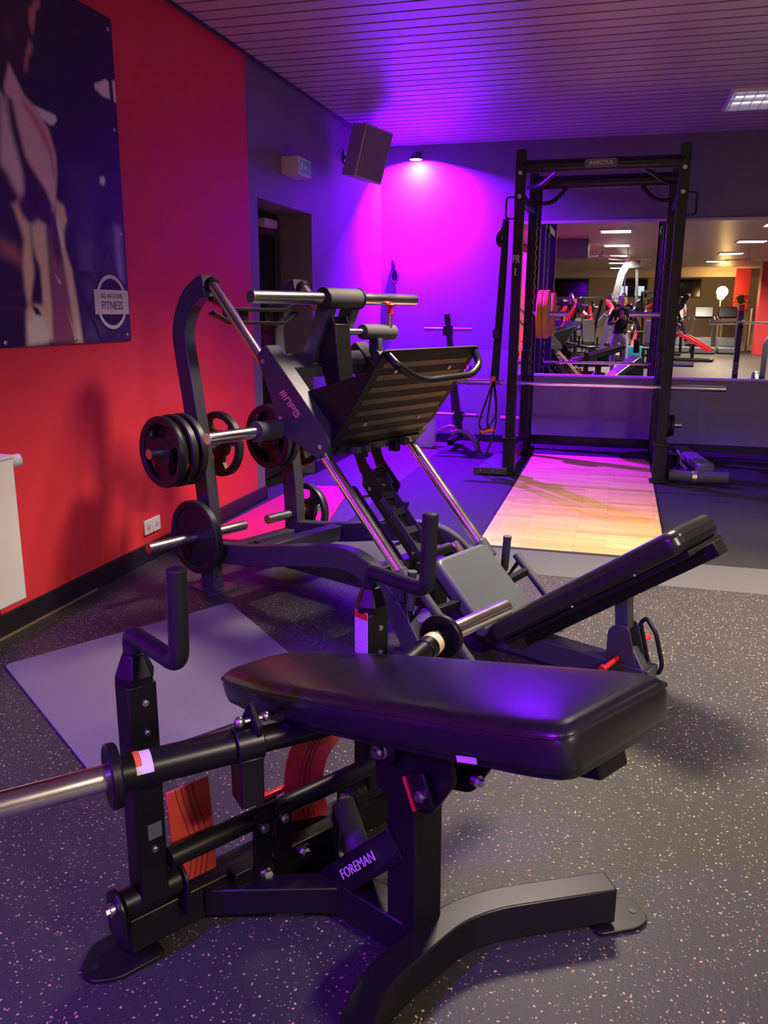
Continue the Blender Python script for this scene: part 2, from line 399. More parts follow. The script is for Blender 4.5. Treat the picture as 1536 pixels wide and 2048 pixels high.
# ------------------------------------------------------------------ lights that belong to the room
def area(name, loc, power, col, size, size2=None, spread=PI, parent=None, shape='RECTANGLE', rot=(0, 0, 0)):
    ld = bpy.data.lights.new(name, 'AREA'); ld.energy = power; ld.color = col; ld.shape = shape; ld.size = size
    if size2: ld.size_y = size2
    ld.spread = spread
    o = bpy.data.objects.new(name, ld); COL.objects.link(o); o.location = loc; o.rotation_euler = rot
    if parent: o.parent = parent
    return o
def troffer(x, y, watts, label):
    t = thing('ceiling_light', label, 'ceiling light', (x, y, ZC-.012), 0, 'recessed louvre lights in the hall ceiling')
    g = G()
    for a in (-1, 1): g.box((a*.315, 0, 0), (.03, .66, .024)); g.box((0, a*.315, 0), (.60, .03, .024))
    g.build('light_frame', 'white', t, .002)
    g = G(); g.box((0, 0, .006), (.60, .60, .006)); g.build('reflector', 'alu', t)
    for a in (-.21, -.07, .07, .21):
        g = G(); g.tube([(-.28, a, -.004), (.28, a, -.004)], .008, 10); g.build('lamp_tube', 'tube', t)
    area('lamp_glow', (0, 0, -.022), watts, WARM, .56, .56, R(165 if watts == 250 else 108 if watts == 130 else 100 if y > -2 else 140), t)
    return t
where = ['nearest of the right row behind the photographer', 'straight behind the photographer', 'above the leg press, out of the mirror', 'over the squat stand, out of the mirror', 'over the free floor between the rows', 'over the red and black machines',
         'fifth, mirrored above the tall tower', 'above the tall grey tower', 'near the treadmills', 'behind the tall grey tower', 'farthest of the middle row', 'outermost row, near end', 'outermost row, far end']
for (x, y, wt), lb in zip(TROFFERS, where): troffer(x, y, wt, 'white recessed ceiling light, '+lb)

# unlit louvre light at the upper right; emission paints brightness on reflector and tubes
t = thing('louvre_light', 'silver louvred ceiling light at the upper right, near the mirror wall', 'ceiling light', (1.0, 7.38, ZC-.01))
g = G(); g.box((0, 0, .004), (.64, .60, .006)); g.build('reflector', mat('painted_glow_reflector', (.6, .65, .7), .25, .5, emit=(.75, .85, 1), es=.35), t)
g = G()
for i in range(9): g.box((-.30+i*.075, 0, -.008), (.004, .60, .02))
for i in range(3): g.box((0, -.20+i*.2, -.008), (.62, .006, .02))
for a in (-1, 1): g.box((a*.325, 0, -.004), (.02, .64, .024)); g.box((0, a*.31, -.004), (.64, .02, .024))
g.build('louvre_grid', 'white', t)
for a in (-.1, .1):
    g = G(); g.tube([(-.28, a, -.001), (.28, a, -.001)], .008, 8); o = g.build('lamp_tube', mat('painted_glow_tube', (1, 1, 1), .3, emit=(.9, .95, 1), es=1.2), t)

# violet wall washers
def washer(loc, watts, label, turn=0., spread=PI, tilt=0.):
    t = thing('spotlight', label, 'spotlight', loc, turn)
    g = G(); g.lathe([(.001, .05), (.04, .05), (.060, .03), (.066, .004), (.064, .002), (.064, .012), (.001, .012)], (0, 0, 0), EZ, 28); g.build('lamp_can', 'black', t)
    g = G(); g.lathe([(.001, .004), (.06, .004), (.06, .010), (.001, .010)], (0, 0, 0), EZ, 28); g.build('led_face', 'led', t)
    g = G(); g.tube([(0, .0, .05), (0, .02, .07), (0, .11, .07)], .008, 8); g.box((0, .112, .06), (.06, .012, .06)); g.build('bracket', 'black', t)
    area('led_light', (0, 0, -.002), watts, VIOLET, .10, None, spread, t, 'DISK', (tilt, 0, 0))
washer((-2.05, 8.50, 2.795), VIOLET_W, 'round violet led spotlight hanging just off the back wall', 0, R(156), R(21))
washer((XL+.12, -1.3, 2.795), 520, 'violet led spotlight high on the red wall, nearer one behind the photographer', R(90), R(165))
washer((XL+.12, -5.2, 2.795), 500, 'violet led spotlight high on the red wall, farther one, seen in the mirror', R(90))

# ------------------------------------------------------------------ weight plates
def plate(name, label, r, t, loc, axis, cat='weight plate', hubmat='rubber', group=None, colour='rubber', spin=0, grips=True):
    """rubber grip plate: rim, web with three grip holes, hub; root empty at the centre, local X = axle"""
    o = thing(name, label, cat, loc, 0, group)
    a = Vector(axis).normalized(); o.rotation_euler = a.to_track_quat('X', 'Z').to_euler()
    g = G(); h = t/2
    g.lathe([(r*.80, -h*.8), (r*.83, -h), (r*.97, -h), (r, -h*.7), (r, h*.7), (r*.97, h), (r*.83, h), (r*.80, h*.8), (r*.80, -h*.8)], (0, 0, 0), EX, 40)
    if grips:
        for k in range(3):
            a0 = spin+k*120
            pl_ = [(math.cos(R(a0+q))*r*rr, math.sin(R(a0+q))*r*rr) for q, rr in ((-26, .81), (-13, .82), (0, .82), (13, .82), (26, .81), (20, .58), (42, .36), (0, .30), (-42, .36), (-20, .58))]
            g.prism(pl_, t*.55, (0, 0, 0), EY, EZ)
        g.lathe([(r*.16, -h*.75), (r*.42, -h*.75), (r*.42, h*.75), (r*.16, h*.75), (r*.16, -h*.75)], (0, 0, 0), EX, 28)
    else:
        g.lathe([(r*.16, -h*.6), (r*.82, -h*.6), (r*.82, h*.6), (r*.16, h*.6), (r*.16, -h*.6)], (0, 0, 0), EX, 36)
    g.build('plate_rim', colour, o)
    g = G(); g.lathe([(.0265, -h*.8), (r*.21, -h*.8), (r*.21, h*.8), (.0265, h*.8), (.0265, -h*.8)], (0, 0, 0), EX, 28)
    g.build('hub', hubmat, o)
    return o

# ------------------------------------------------------------------ leg press
LP = thing('leg_press', 'grey 45 degree plate-loaded leg press with chrome rails beside the red wall', 'leg press', (-1.846, 3.579, 0), R(-24.68))
LW = .575
LM = Matrix.Translation((-1.846, 3.579, 0)) @ Matrix.Rotation(R(-24.68), 4, 'Z')
LV = (LM.to_3x3() @ Vector((0, 1, 0)))
A0 = V(.053, 0, 1.467); rd = V(math.cos(R(45.36)), 0, -math.sin(R(45.36))); rn = V(rd.z*-1, 0, rd.x)  # rn points up and seatwards
B0 = A0 + rd*1.64
for v in (0, LW):
    off = V(0, v, 0)
    g = G()
    c = spline([(-.045, 0, .01), (-.052, 0, .44), (-.130, 0, .93), (-.178, 0, 1.19), (-.168, 0, 1.30), (-.105, 0, 1.40), (-.02, 0, 1.452), (.02, 0, 1.462)], 6)
    g.sweep([p+off for p in c], .062, .098, EY)
    g.build('upright', 'frame', LP, .006)
    g = G(); g.prism([(x-.03, y+v) for x, y in rrect(.20, .16, .02)], .010, (0, 0, .005), EX, EY); g.build('foot_plate_base', 'frame', LP, .002)
    g = G()
    c = spline([(0, 0, .195), (.30, 0, .235), (.62, 0, .300), (.86, 0, .335), (1.0, 0, .305), (1.12, 0, .215), (1.22, 0, .09), (1.26, 0, .02)], 6)
    g.sweep([p+off for p in c], .060, .098, EY)
    g.build('side_beam', 'frame', LP, .006)
    g = G(); g.prism([(x+1.25, y+v) for x, y in rrect(.16, .12, .02)], .010, (0, 0, .005), EX, EY); g.build('foot_plate_base', 'frame', LP, .002)
    # rail and its end cap
    g = G(); g.tube([A0+off, B0+off], .0235, 24); g.build('guide_rail', 'chrome', LP)
    g = G(); g.tube([A0+off-rd*.022, A0+off+rd*.002], .033, 20); g.build('rail_cap', 'black', LP, .002)
    # storage horns through the uprights
    for z, u in ((.71, -.085), (.28, -.045)):
        g = G()
        lo, hi = (-.36, .22)
        if z > .5 and v == 0: lo, hi = -.30, .22
        if v > 0: lo, hi = (-.20, .22)
        g.tube([V(u, v+lo, z), V(u, v+hi, z)], .0245, 20)
        g.build('storage_horn', 'steel', LP)
# cross frame at the back
g = G(); g.beam((-.04, .03, .16), (-.04, LW-.03, .16), .07, .08, EX)
g.beam((.0, LW/2, .15), (1.05, LW/2, .16), .09, .10, EY)
g.beam((.30, .03, .24), (.30, LW-.03, .24), .07, .08, EX)
g.beam((.98, .03, .27), (.98, LW-.03, .27), .07, .07, EX)
g.build('base_frame', 'frame', LP, .005)
# lattice bar between the tops of the uprights
g = G()
for du, dz in ((.03, 0), (.03, -.062)):
    c = [(du-.02, .02, 1.405+dz), (du, .11, 1.36+dz), (du+.02, .43, 1.355+dz), (du-.02, LW-.02, 1.405+dz)]
    g.sweep(c, .045, .016, EX)
for v in (.11, .20, .34, .43): g.box((.02, v, 1.33), (.04, .035, .06))
g.build('lattice_bar', 'black', LP, .002)
# upper rail support behind: cross member at the rail feet
g = G()
b = B0+rd*.02
g.beam(V(b.x-.04, -.03, b.z-.03), V(b.x-.04, LW+.03, b.z-.03), .06, .07, EX)
for v in (0, LW): g.tube([B0+V(0, v, 0)-rd*.06, B0+V(0, v, 0)+rd*.03], .032, 18)
g.build('rail_foot_crossbar', 'frame', LP, .004)
for v in (.085, LW-.085):
    g = G(); g.tube([V(1.10, v, .315)-rd*.03, V(1.10, v, .315)+rd*.045], .024, 18); g.tube([V(1.10, v, .315)+rd*.045, V(1.10, v, .315)+rd*.055], .034, 18); g.build('bumper', 'chrome', LP)

# sled
sideP = [(.438, 1.215), (.378, 1.165), (.470, .975), (.500, .850), (.752, .750), (.822, .815), (.800, .862)]
for v, nm in ((0, 'near'), (LW, 'far')):
    g = G(); g.prism(rpoly(sideP, .012, 2), .078, (0, v, 0), EX, EZ); s = g.build('sled_side', 'frame', LP, .004)
    sg = -1 if v == 0 else 1
    g = G()
    for p in ((.424, 1.143), (.528, .905), (.766, .806)): g.bolt((p[0], v+sg*.039, p[1]), (0, sg, 0), .011, .006)
    g.build('bolt', 'steel', s)
    g = G(); g.tube([V(.505, v+sg*.03, .855), V(.505, v+sg*.15, .855)], .042, 24); g.tube([V(.505, v+sg*.15, .855), V(.505, v+sg*.165, .855)], .046, 24); g.build('horn_collar', 'foam', LP, .003)
    g = G(); g.tube([V(.505, v+sg*.14, .855), V(.505, v+sg*.42, .855)], .0255, 24); g.build('weight_horn', 'chrome', LP, .002)
# maker letters on the near side plate, along the rail
lx = rd; lo_ = V(.592, -.0405, .965)
ly = V(math.sin(R(45.36)), 0, math.cos(R(45.36)))
g = G()
def stroke(pts, wd=.006):
    for i in range(len(pts)-1):
        a = lo_+lx*pts[i][0]+ly*pts[i][1]; b_ = lo_+lx*pts[i+1][0]+ly*pts[i+1][1]
        d_ = (b_-a).normalized()*wd*.5
        g.sweep([a-d_, b_+d_], .002, wd, EY)
for q in (-.074, -.063, -.052): stroke([(q-.004, -.013), (q+.004, .013)])
stroke([(-.042, -.013), (-.034, .013), (-.010, .013), (-.018, -.013)])
stroke([(-.006, -.013), (.002, .013), (.028, .013), (.024, .0), (.004, .0)])
stroke([(.060, .013), (.038, .013), (.032, -.013), (.056, -.013), (.060, .002), (.048, .002)])
g.build('maker_lettering', 'pinklabel', LP)
g = G(); g.beam((.470, .03, 1.118), (.470, LW-.03, 1.118), .085, .075, rd); g.build('sled_crossbar', 'frame', LP, .004)
g = G(); g.beam((.665, .03, .950), (.665, LW-.03, .950), .085, .075, rd); g.build('sled_crossbar', 'frame', LP, .004)
g = G(); g.beam((.79, .02, .80), (.79, LW-.02, .80), .05, .06, rd)
for v in (.18, .40): g.box((.80, v, .775), (.05, .03, .07))
g.build('lower_crossbar', 'black', LP, .003)
# top bar with central sleeve on two arms
TB = V(.595, LW/2-.015, 1.408)
g = G(); g.tube([TB+V(0, -.52, 0), TB+V(0, .52, 0)], .0265, 26); g.build('top_weight_bar', 'chrome', LP, .002)
g = G(); g.tube([TB+V(0, -.108, 0), TB+V(0, .108, 0)], .044, 28); g.build('bar_sleeve', 'foam', LP, .004)
g = G()
for a in (-.116, .108): g.tube([TB+V(0, a, 0), TB+V(0, a+.010, 0)], .047, 28)
g.build('sleeve_ring', 'black', LP, .002)
for a in (-.075, .075):
    g = G(); g.beam(TB+V(-.01, a, -.03), V(.475, TB.y+a, 1.145), .045, .075, EY); g.build('bar_arm', 'frame', LP, .004)
# safety channel with axle, padded roller and pin
g = G()
for a in (-.045, .045): g.prism([(.515, 1.33), (.615, 1.33), (.63, 1.29), (.66, .96), (.60, .96), (.55, 1.10)], .006, (0, TB.y+a-.03, 0), EX, EZ)
g.prism([(.62, 1.30), (.63, 1.30), (.665, .96), (.655, .96)], .09, (0, TB.y-.03, 0), EX, EZ)
g.build('safety_channel', 'black', LP, .002)
g = G(); g.tube([V(.60, .22, 1.268), V(.60, .48, 1.262)], .014, 16); g.build('roller_axle', 'steel', LP)
g = G(); g.tube([V(.60, .405, 1.264), V(.60, .625, 1.258)], .035, 24); g.build('padded_roller', 'foam', LP, .004)
g = G(); g.tube([V(.60, .624, 1.258), V(.60, .632, 1.258)], .029, 20); g.bolt((.60, .632, 1.258), EY, .013, .008); g.build('roller_bolt', 'steel', LP)
g = G()
g.prism([(x+.60, y+1.20) for x, y in rrect(.06, .10, .028)], .03, (0, .50, 0), EX, EZ); g.beam((.60, .50, 1.17), (.72, .50, 1.05), .04, .05, EY); g.build('roller_bracket', 'frame', LP, .003)
g = G(); g.tube([V(.62, .58, 1.28), V(.62, .58, 1.345)], .011, 14); p = g.build('plunger_pin', 'chrome', LP)
g = G(); g.tube([V(.62, .58, 1.345), V(.62, .58, 1.37), V(.62, .58, 1.385)], [.014, .013, .022], 16); g.ball((.62, .58, 1.385), (.022, .022, .008)); g.build('pin_knob', 'red', p)

# footplate, tilted toward the seat
PT = V(1.105, 0, 1.212); PB = V(.812, 0, .803); ph = (PT-PB); PL = ph.length; ph.normalize(); pn = V(ph.z, 0, -ph.x)  # pn points to the seat
shape = rpoly([(-.03, .0), (.50, .0), (.60, .10), (.605, PL), (-.035, PL), (-.045, PL*.80), (-.075, .12)], .03, 4)
shape = rpoly([(-.035, .0), (.535, .0), (.600, .09), (.610, PL), (-.040, PL)], .028, 4)
g = G(); g.prism(shape, .010, PB, EY, ph); fp = g.build('footplate', 'treadplate', LP, .003)
g = G()
for i in range(7):
    h_ = .06+i*.062; g.box(PB+EY*.285+ph*h_+pn*.0055, (.001, .56, .026), Matrix((pn, EY, ph)).transposed())
g.build('grip_strip', 'rubber', fp)
g = G()
for a, b_ in ((.10, .40), (.10, .12), (.46, .12), (.46, .40)): g.bolt(PB+EY*a+ph*b_+pn*.005, pn, .009, .004)
g.build('bolt', 'steel', fp)
g = G()
hp = arc_path([PB+EY*.0+ph*(PL-.022)+pn*.004, PB+EY*.0+ph*(PL-.025)+pn*.065, PB+EY*.16+ph*(PL-.085)+pn*.10, PB+EY*.50+ph*(PL-.075)+pn*.10, PB+EY*.585+ph*(PL-.05)+pn*.06, PB+EY*.585+ph*(PL-.022)+pn*.004], .07, 6)
g.tube(hp, .016, 16); g.build('plate_handle', 'satin', LP)
g = G()
for v in (.03, .54):
    g = G(); g.prism([(PB.x-.0, PB.z+.02), (PT.x-.05, PT.z-.07), (.62, 1.02), (.78, .84)], .02, (0, v, 0), EX, EZ)
    g.build('footplate_bracket', 'black', LP, .002)
g = G()
for v in (.10, .16, .42): g.box(V(.83, v, .785), (.06, .03, .03))
g.build('stop_lug', 'frame', LP, .003)

# central lock ladder below the sled
def railpt(s, n): return V(A0.x, 0, A0.z)+rd*s+rn*n
for v, s0, s1, n0 in ((.240, 1.05, 1.52, -.085), (.335, 1.05, 1.50, -.085)):
    g = G()
    pts = [(s0, n0+.03), (s0+.02, n0+.055), (s0+.11, n0+.055), (s0+.13, n0+.03), (s0+.22, n0+.035), (s0+.24, n0+.065), (s0+.255, n0+.035), (s1, n0+.035), (s1+.02, n0), (s1, n0-.03), (s0+.06, n0-.03)]
    g.prism([(A0.x+rd.x*a+rn.x*b_, A0.z+rd.z*a+rn.z*b_) for a, b_ in pts], .007, (0, v, 0), EX, EZ)
    o = g.build('lock_plate', 'frame', LP, .0015)
    g = G()
    for a in (.10, .45): g.bolt(railpt(s0+a, n0)+V(0, v-.004, 0), -EY, .010, .006)
    g.build('bolt', 'steel', o)
g = G()
for s in (1.12, 1.21, 1.30, 1.40, 1.49):
    g.beam(railpt(s, -.07)+EY*.240, railpt(s, -.07)+EY*.335, .012, .035, rn)
g.beam(railpt(1.14, -.10)+EY*.2875-rn*.004, railpt(1.49, -.10)+EY*.2875, .09, .006, EY)
g.build('lock_rung', 'frame', LP, .0015)
g = G(); g.prism([(A0.x+rd.x*a+rn.x*b_, A0.z+rd.z*a+rn.z*b_) for a, b_ in rpoly([(1.09, -.115), (1.09, -.180), (1.56, -.180), (1.56, -.115)], .03)], .008, (0, .195, 0), EX, EZ)
o = g.build('side_lock_plate', 'black', LP, .0015)
g = G()
for a in (1.13, 1.51): g.bolt(railpt(a, -.148)+V(0, .190, 0), -EY, .010, .006)
g.build('bolt', 'steel', o)
for s in (1.16, 1.30, 1.42):
    g = G(); g.tube([railpt(s, -.13)+EY*.198, railpt(s, -.13)+EY*.25], .008, 12); g.build('spacer_bolt', 'steel', LP)
g = G()
for v in (.230, .345): g.prism([(A0.x+rd.x*a+rn.x*b_, A0.z+rd.z*a+rn.z*b_) for a, b_ in rpoly([(.94, .0), (1.00, .01), (1.05, -.015), (1.20, -.015), (1.22, -.075), (1.06, -.075), (.99, -.05), (.93, -.04)], .012, 2)], .007, (0, v, 0), EX, EZ)
g.beam(railpt(1.10, -.04)+EY*.23, railpt(1.10, -.04)+EY*.345, .03, .03, EX); g.build('catch_hook', 'black', LP, .0015)
g = G(); g.box((1.13, .29, .24), (.10, .16, .14)); g.box((1.06, .29, .15), (.20, .10, .10)); g.build('lock_housing', 'frame', LP, .004)
g = G(); g.tube([(1.12, .23, .345), (1.12, .40, .345)], .022, 16); g.build('damper', 'black', LP)

# seat, back pad and their carrier
def pad(name, m, parent, path_o, ax, ay, w_, l_, t_, r_=.03, bev=.02, poly=None):
    g = G(); o = Vector(path_o); n = Vector(ax).cross(Vector(ay)).normalized()
    g.prism(poly or [(x+w_/2, y+l_/2) for x, y in rrect(w_, l_, r_, 6)], t_, o-n*t_/2*0, ax, ay)
    ob = g.build(name, m, parent, bev, 60, 5); return ob
S0 = V(1.265, 0, .385); sd = V(math.cos(R(43)), 0, -math.sin(R(43))); sn = V(math.sin(R(43)), 0, math.cos(R(43)))
pad('seat_pad', 'greyvinyl', LP, S0+EY*.10-sn*.028, EY, sd, .36, .36, .062, .035, .018)
g = G(); g.box(S0+EY*.28+sd*.18-sn*.066, (.34, .33, .014), Matrix((sd, EY, sn)).transposed())
g.beam(S0+EY*.28+sd*.0-sn*.10, S0+EY*.28+sd*.34-sn*.10, .08, .06, EY); g.build('seat_carrier', 'black', LP, .003)
Bk0 = V(1.52, 0, .165); bd = V(math.cos(R(36.2)), 0, math.sin(R(36.2))); bn = V(-math.sin(R(36.2)), 0, math.cos(R(36.2)))
Bk0 = V(1.50, 0, .155)
pad('back_pad', 'vinyl', LP, Bk0+EY*.10-bn*.04, EY, bd, .36, .885, .085, .05, .03)
g = G(); g.box(Bk0+EY*.28+bd*.46-bn*.092, (.84, .30, .018), Matrix((bd, EY, bn)).transposed())
g.beam(Bk0+EY*.28+bd*.05-bn*.12, Bk0+EY*.28+bd*.92-bn*.12, .08, .05, EY)
g.build('back_carrier', 'black', LP, .003)
g = G(); g.ball((1.88, .095, .335), .006, 8); g.ball((2.10, .095, .50), .006, 8); g.build('pad_stud', 'steel', LP)
for v in (-.055, LW+.06):
    g = G(); g.tube([V(1.32, v, .30), V(1.56, v, .075)], .019, 16); g.build('handle_post', 'foam', LP)
    g = G(); g.beam(V(1.38, v, .235), V(1.38, LW/2, .215), .03, .03, EX); g.build('handle_bracket', 'black', LP, .002)
    g = G(); pts = [V(1.262, v, .20+.0), V(1.262, v, .225)]
    n_ = 12; pts = [V(1.262+.010*i/n_, v, .215+.16*i/n_) for i in range(n_+1)]
    g.tube(pts, [.0175+(.0015 if i % 2 else 0) for i in range(n_)]+[.0195], 16); gp = g.build('hand_grip', 'foam', LP)
    g = G(); g.tube([V(1.262, v, .215), V(1.27, v, .17), V(1.34, v, .275)], .011, 10); g.build('grip_rod', 'black', LP)
# backrest prop with adjuster
g = G(); g.tube([V(1.985, .245, .40), V(1.985, .325, .40)], .035, 20); g.beam(V(1.985, .285, .40), V(2.00, .285, .23), .055, .05, EY); g.build('prop_arm', 'frame', LP, .003)
g = G(); g.bolt((1.985, .245, .40), -EY, .016, .006); g.build('bolt', 'steel', LP)
g = G()
for v in (.245, .325): g.prism(rpoly([(1.955, .225), (1.985, .255), (2.035, .25), (2.085, .06), (1.98, .05), (1.955, .12)], .02), .008, (0, v, 0), EX, EZ)
g.build('prop_bracket', 'frame', LP, .002)
g = G(); g.tube(arc_path([V(2.04, .335, .245), V(2.06, .335, .27), V(2.10, .335, .22), V(2.135, .335, .10), V(2.12, .335, .06), V(2.08, .335, .10), V(2.04, .335, .245)], .02), .008, 10); g.build('prop_loop', 'black', LP)
g = G(); g.tube([V(2.0, .13, .12), V(2.0, .24, .125)], .010, 14); g.tube([V(1.996, .12, .12), V(1.996, .14, .12)], .013, 14); g.build('adjuster_handle', 'red', LP)
g = G(); g.tube([V(2.03, .33, .15), V(2.03, .44, .155)], .012, 14); g.build('adjuster_handle', 'red', LP)
g = G()
g.beam((1.22, .285, .07), (2.12, .285, .06), .09, .09, EY)
g.prism([(1.55, .02), (2.02, .02), (2.02, .10), (1.60, .12)], .07, (0, .285, 0), EX, EZ)
g.beam((2.03, .285, .16), (2.14, .245, .02), .05, .04, EY)
g.build('spine_beam', 'frame', LP, .004)
g = G(); g.prism(rpoly([(2.08, .16), (2.17, .16), (2.225, .20), (2.225, .27), (2.15, .33), (2.08, .33)], .02), .012, (0, 0, .007), EX, EY); g.build('foot_plate_base', 'frame', LP, .002)
g = G(); g.lathe([(.001, .0), (.008, .0), (.008, .0008), (.001, .0008)], (2.19, .225, .0135), EZ, 12); g.build('screw_hole', 'blackplastic', LP)

def lpw(u, v, z): return LM @ Vector((u, v, z))
plate('weight_plate', 'outermost of three black grip plates on the leg press horn nearest the red wall', .168, .040, lpw(-.085, -.220, .71), LV, spin=20)
plate('weight_plate', 'middle one of three black grip plates on the leg press horn nearest the red wall', .172, .036, lpw(-.085, -.160, .71), LV, spin=50)
plate('weight_plate', 'innermost of three stacked black grip plates, against the near leg press upright', .172, .036, lpw(-.085, -.105, .71), LV, spin=80)
plate('weight_plate', 'black grip plate on the inner side of the near leg press upright', .162, .038, lpw(-.085, .115, .71), LV, spin=35)
plate('weight_plate', 'large black plate on the low left horn of the leg press, just above the floor', .182, .040, lpw(-.045, -.085, .28), LV, spin=15, grips=False)
plate('weight_plate', 'black grip plate on the far upright, partly behind the sled horn', .172, .040, lpw(-.085, LW-.09, .71), LV, spin=60)
plate('weight_plate', 'black grip plate on the far upright, hidden mostly behind the lettered sled plate', .168, .036, lpw(-.085, LW-.14, .71), LV, spin=0)
plate('weight_plate', 'black plate on the outer side of the far upright, under the footplate', .182, .040, lpw(-.085, LW+.10, .71), LV, spin=40)
plate('weight_plate', 'black grip plate with a red centre low behind the far upright', .150, .038, lpw(-.045, LW+.10, .28), LV, spin=10, hubmat='red')

# ------------------------------------------------------------------ hip thrust bench (foreground)
HM = Matrix.Translation((-.325, 1.522, 0)) @ Matrix.Rotation(R(-33), 4, 'Z')
HP = thing('hip_thrust_machine', 'black lever hip thrust machine with a long vinyl pad, nearest to the viewer', 'exercise machine', (-.325, 1.522, 0), R(-33))
VC = -.05
# cross beam on the lever side
g = G(); g.beam((-.405, -.505, .062), (-.405, .300, .062), .072, .082, EX); g.build('rear_beam', 'satin', HP, .004)
g = G(); g.prism(rpoly([(-.47, -.44), (-.47, -.55), (-.42, -.60), (-.37, -.60), (-.34, -.55), (-.34, -.44)], .02), .010, (0, 0, .006), EX, EY); g.build('foot_plate_base', 'satin', HP, .002)
g = G(); g.prism(rpoly([(-.47, .24), (-.47, .33), (-.42, .37), (-.38, .37), (-.34, .33), (-.34, .24)], .02), .010, (0, 0, .006), EX, EY); g.build('foot_plate_base', 'satin', HP, .002)
for v, f in ((-.575, 'a'), (.345, 'b')):
    g = G(); g.lathe([(.001, 0), (.008, 0), (.008, .001), (.001, .001)], (-.40, v, .0115), EZ, 12); g.build('screw_hole', 'blackplastic', HP)
# Y shaped spine
g = G()
g.sweep([(-.385, -.315, .062), (-.195, -.085, .062)], .056, .066, V(.77, -.64, 0))
g.build('spine_arm', 'satin', HP, .004)
g = G(); g.sweep([(-.385, .10, .062), (-.195, -.06, .062)], .056, .066, V(.77, .64, 0)); g.build('spine_arm', 'satin', HP, .004)
g = G(); g.beam((-.235, -.075, .062), (.03, -.035, .062), .074, .084, EY); g.build('spine_beam', 'satin', HP, .004)
g = G(); g.box((-.351, -.125, .076), (.042, .29, .092)); g.build('gusset_block', 'satin', HP, .003)
g = G()
for c in ((-.330, -.189, .094), (-.330, -.078, .094)): g.tube([Vector(c), Vector(c)+V(.004, 0, 0)], .020, 20); g.tube([Vector(c)+V(.004, 0, 0), Vector(c)+V(.018, -.004, 0)], .011, 6)
g.build('frame_bolt', 'steel', HP)
# front foot beam, bent in plan
fpts = arc_path([V(.30, -.50, .062), V(.085, -.235, .062), V(.06, .03, .062), V(.085, .125, .062), V(.222, .375, .062)], .09, 6)
g = G(); g.sweep(fpts, .066, .086, V(1, 0, 0)); g.build('front_beam', 'satin', HP, .004)
def foot(c, d):
    c = Vector(c); d = Vector(d).normalized(); s_ = V(-d.y, d.x, 0)
    g = G(); g.prism(rpoly([(-.07, -.05), (.03, -.05), (.065, -.03), (.065, .03), (.03, .05), (-.07, .05)], .015), .010, c+V(0, 0, .006), d, s_); g.build('foot_plate_base', 'satin', HP, .002)
    g = G(); g.lathe([(.001, 0), (.008, 0), (.008, .001), (.001, .001)], c+d*.04+V(0, 0, .0115), EZ, 12); g.build('screw_hole', 'blackplastic', HP)
foot((.232, .395, 0), (.45, .85, 0)); foot((.31, -.515, 0), (.6, -.8, 0))
# post, brace and head plates
g = G(); g.beam((.005, -.035, .10), (.010, -.045, .50), .080, .085, EY); g.build('post', 'satin', HP, .005)
g = G(); g.beam((-.225, -.07, .065), (-.01, -.048, .285), .066, .074, EY); br = g.build('brace', 'satin', HP, .004)
bd_ = V(.215, .022, .220).normalized(); nrm = V(0, -1, 0)
text('maker_lettering', 'FOREMAN', .031, 'greyplastic', br, V(-.112, -.0955, .184), bd_, V(-.7, 0, .7), .0008)
g = G(); g.beam(V(-.165, -.0925, .13), V(-.005, -.083, .294), .001, .052, EY); g.build('name_plate', 'blackplastic', br)
g = G(); g.tube([V(-.165, -.03, .125), V(-.275, -.005, .225)], .027, 20); g.build('rest_horn', 'foam', HP, .003)
for v in (-.098, .012):
    g = G(); g.prism(rpoly([(-.045, .555), (.02, .60), (.14, .63), (.175, .52), (.12, .43), (.03, .40), (-.045, .42)], .018), .012, (0, v, 0), EX, EZ); g.build('head_plate', 'satin', HP, .002)
g = G(); g.tube([V(.005, -.125, .525), V(.005, .035, .525)], .030, 22); g.build('pivot_tube', 'satin', HP, .003)
g = G(); g.tube([V(.005, -.132, .525), V(.005, -.125, .525)], .017, 18); g.bolt((.005, -.132, .525), -EY, .014, .010); g.build('pivot_bolt', 'steel', HP)
g = G(); g.box((.10, -.112, .475), (.058, .018, .07), Matrix.Rotation(R(-28), 3, 'Y')); sb = g.build('stop_block', 'black', HP, .004)
g = G(); g.box((.077, -.116, .462), (.008, .020, .068), Matrix.Rotation(R(-28), 3, 'Y')); g.build('stop_pad', 'red', sb, .002)
g = G(); g.bolt((.112, -.121, .475), -EY, .012, .009); g.build('bolt', 'steel', sb)
g = G(); g.bolt((.175, -.05, .51), EX, .012, .012); g.build('bolt', 'steel', HP)
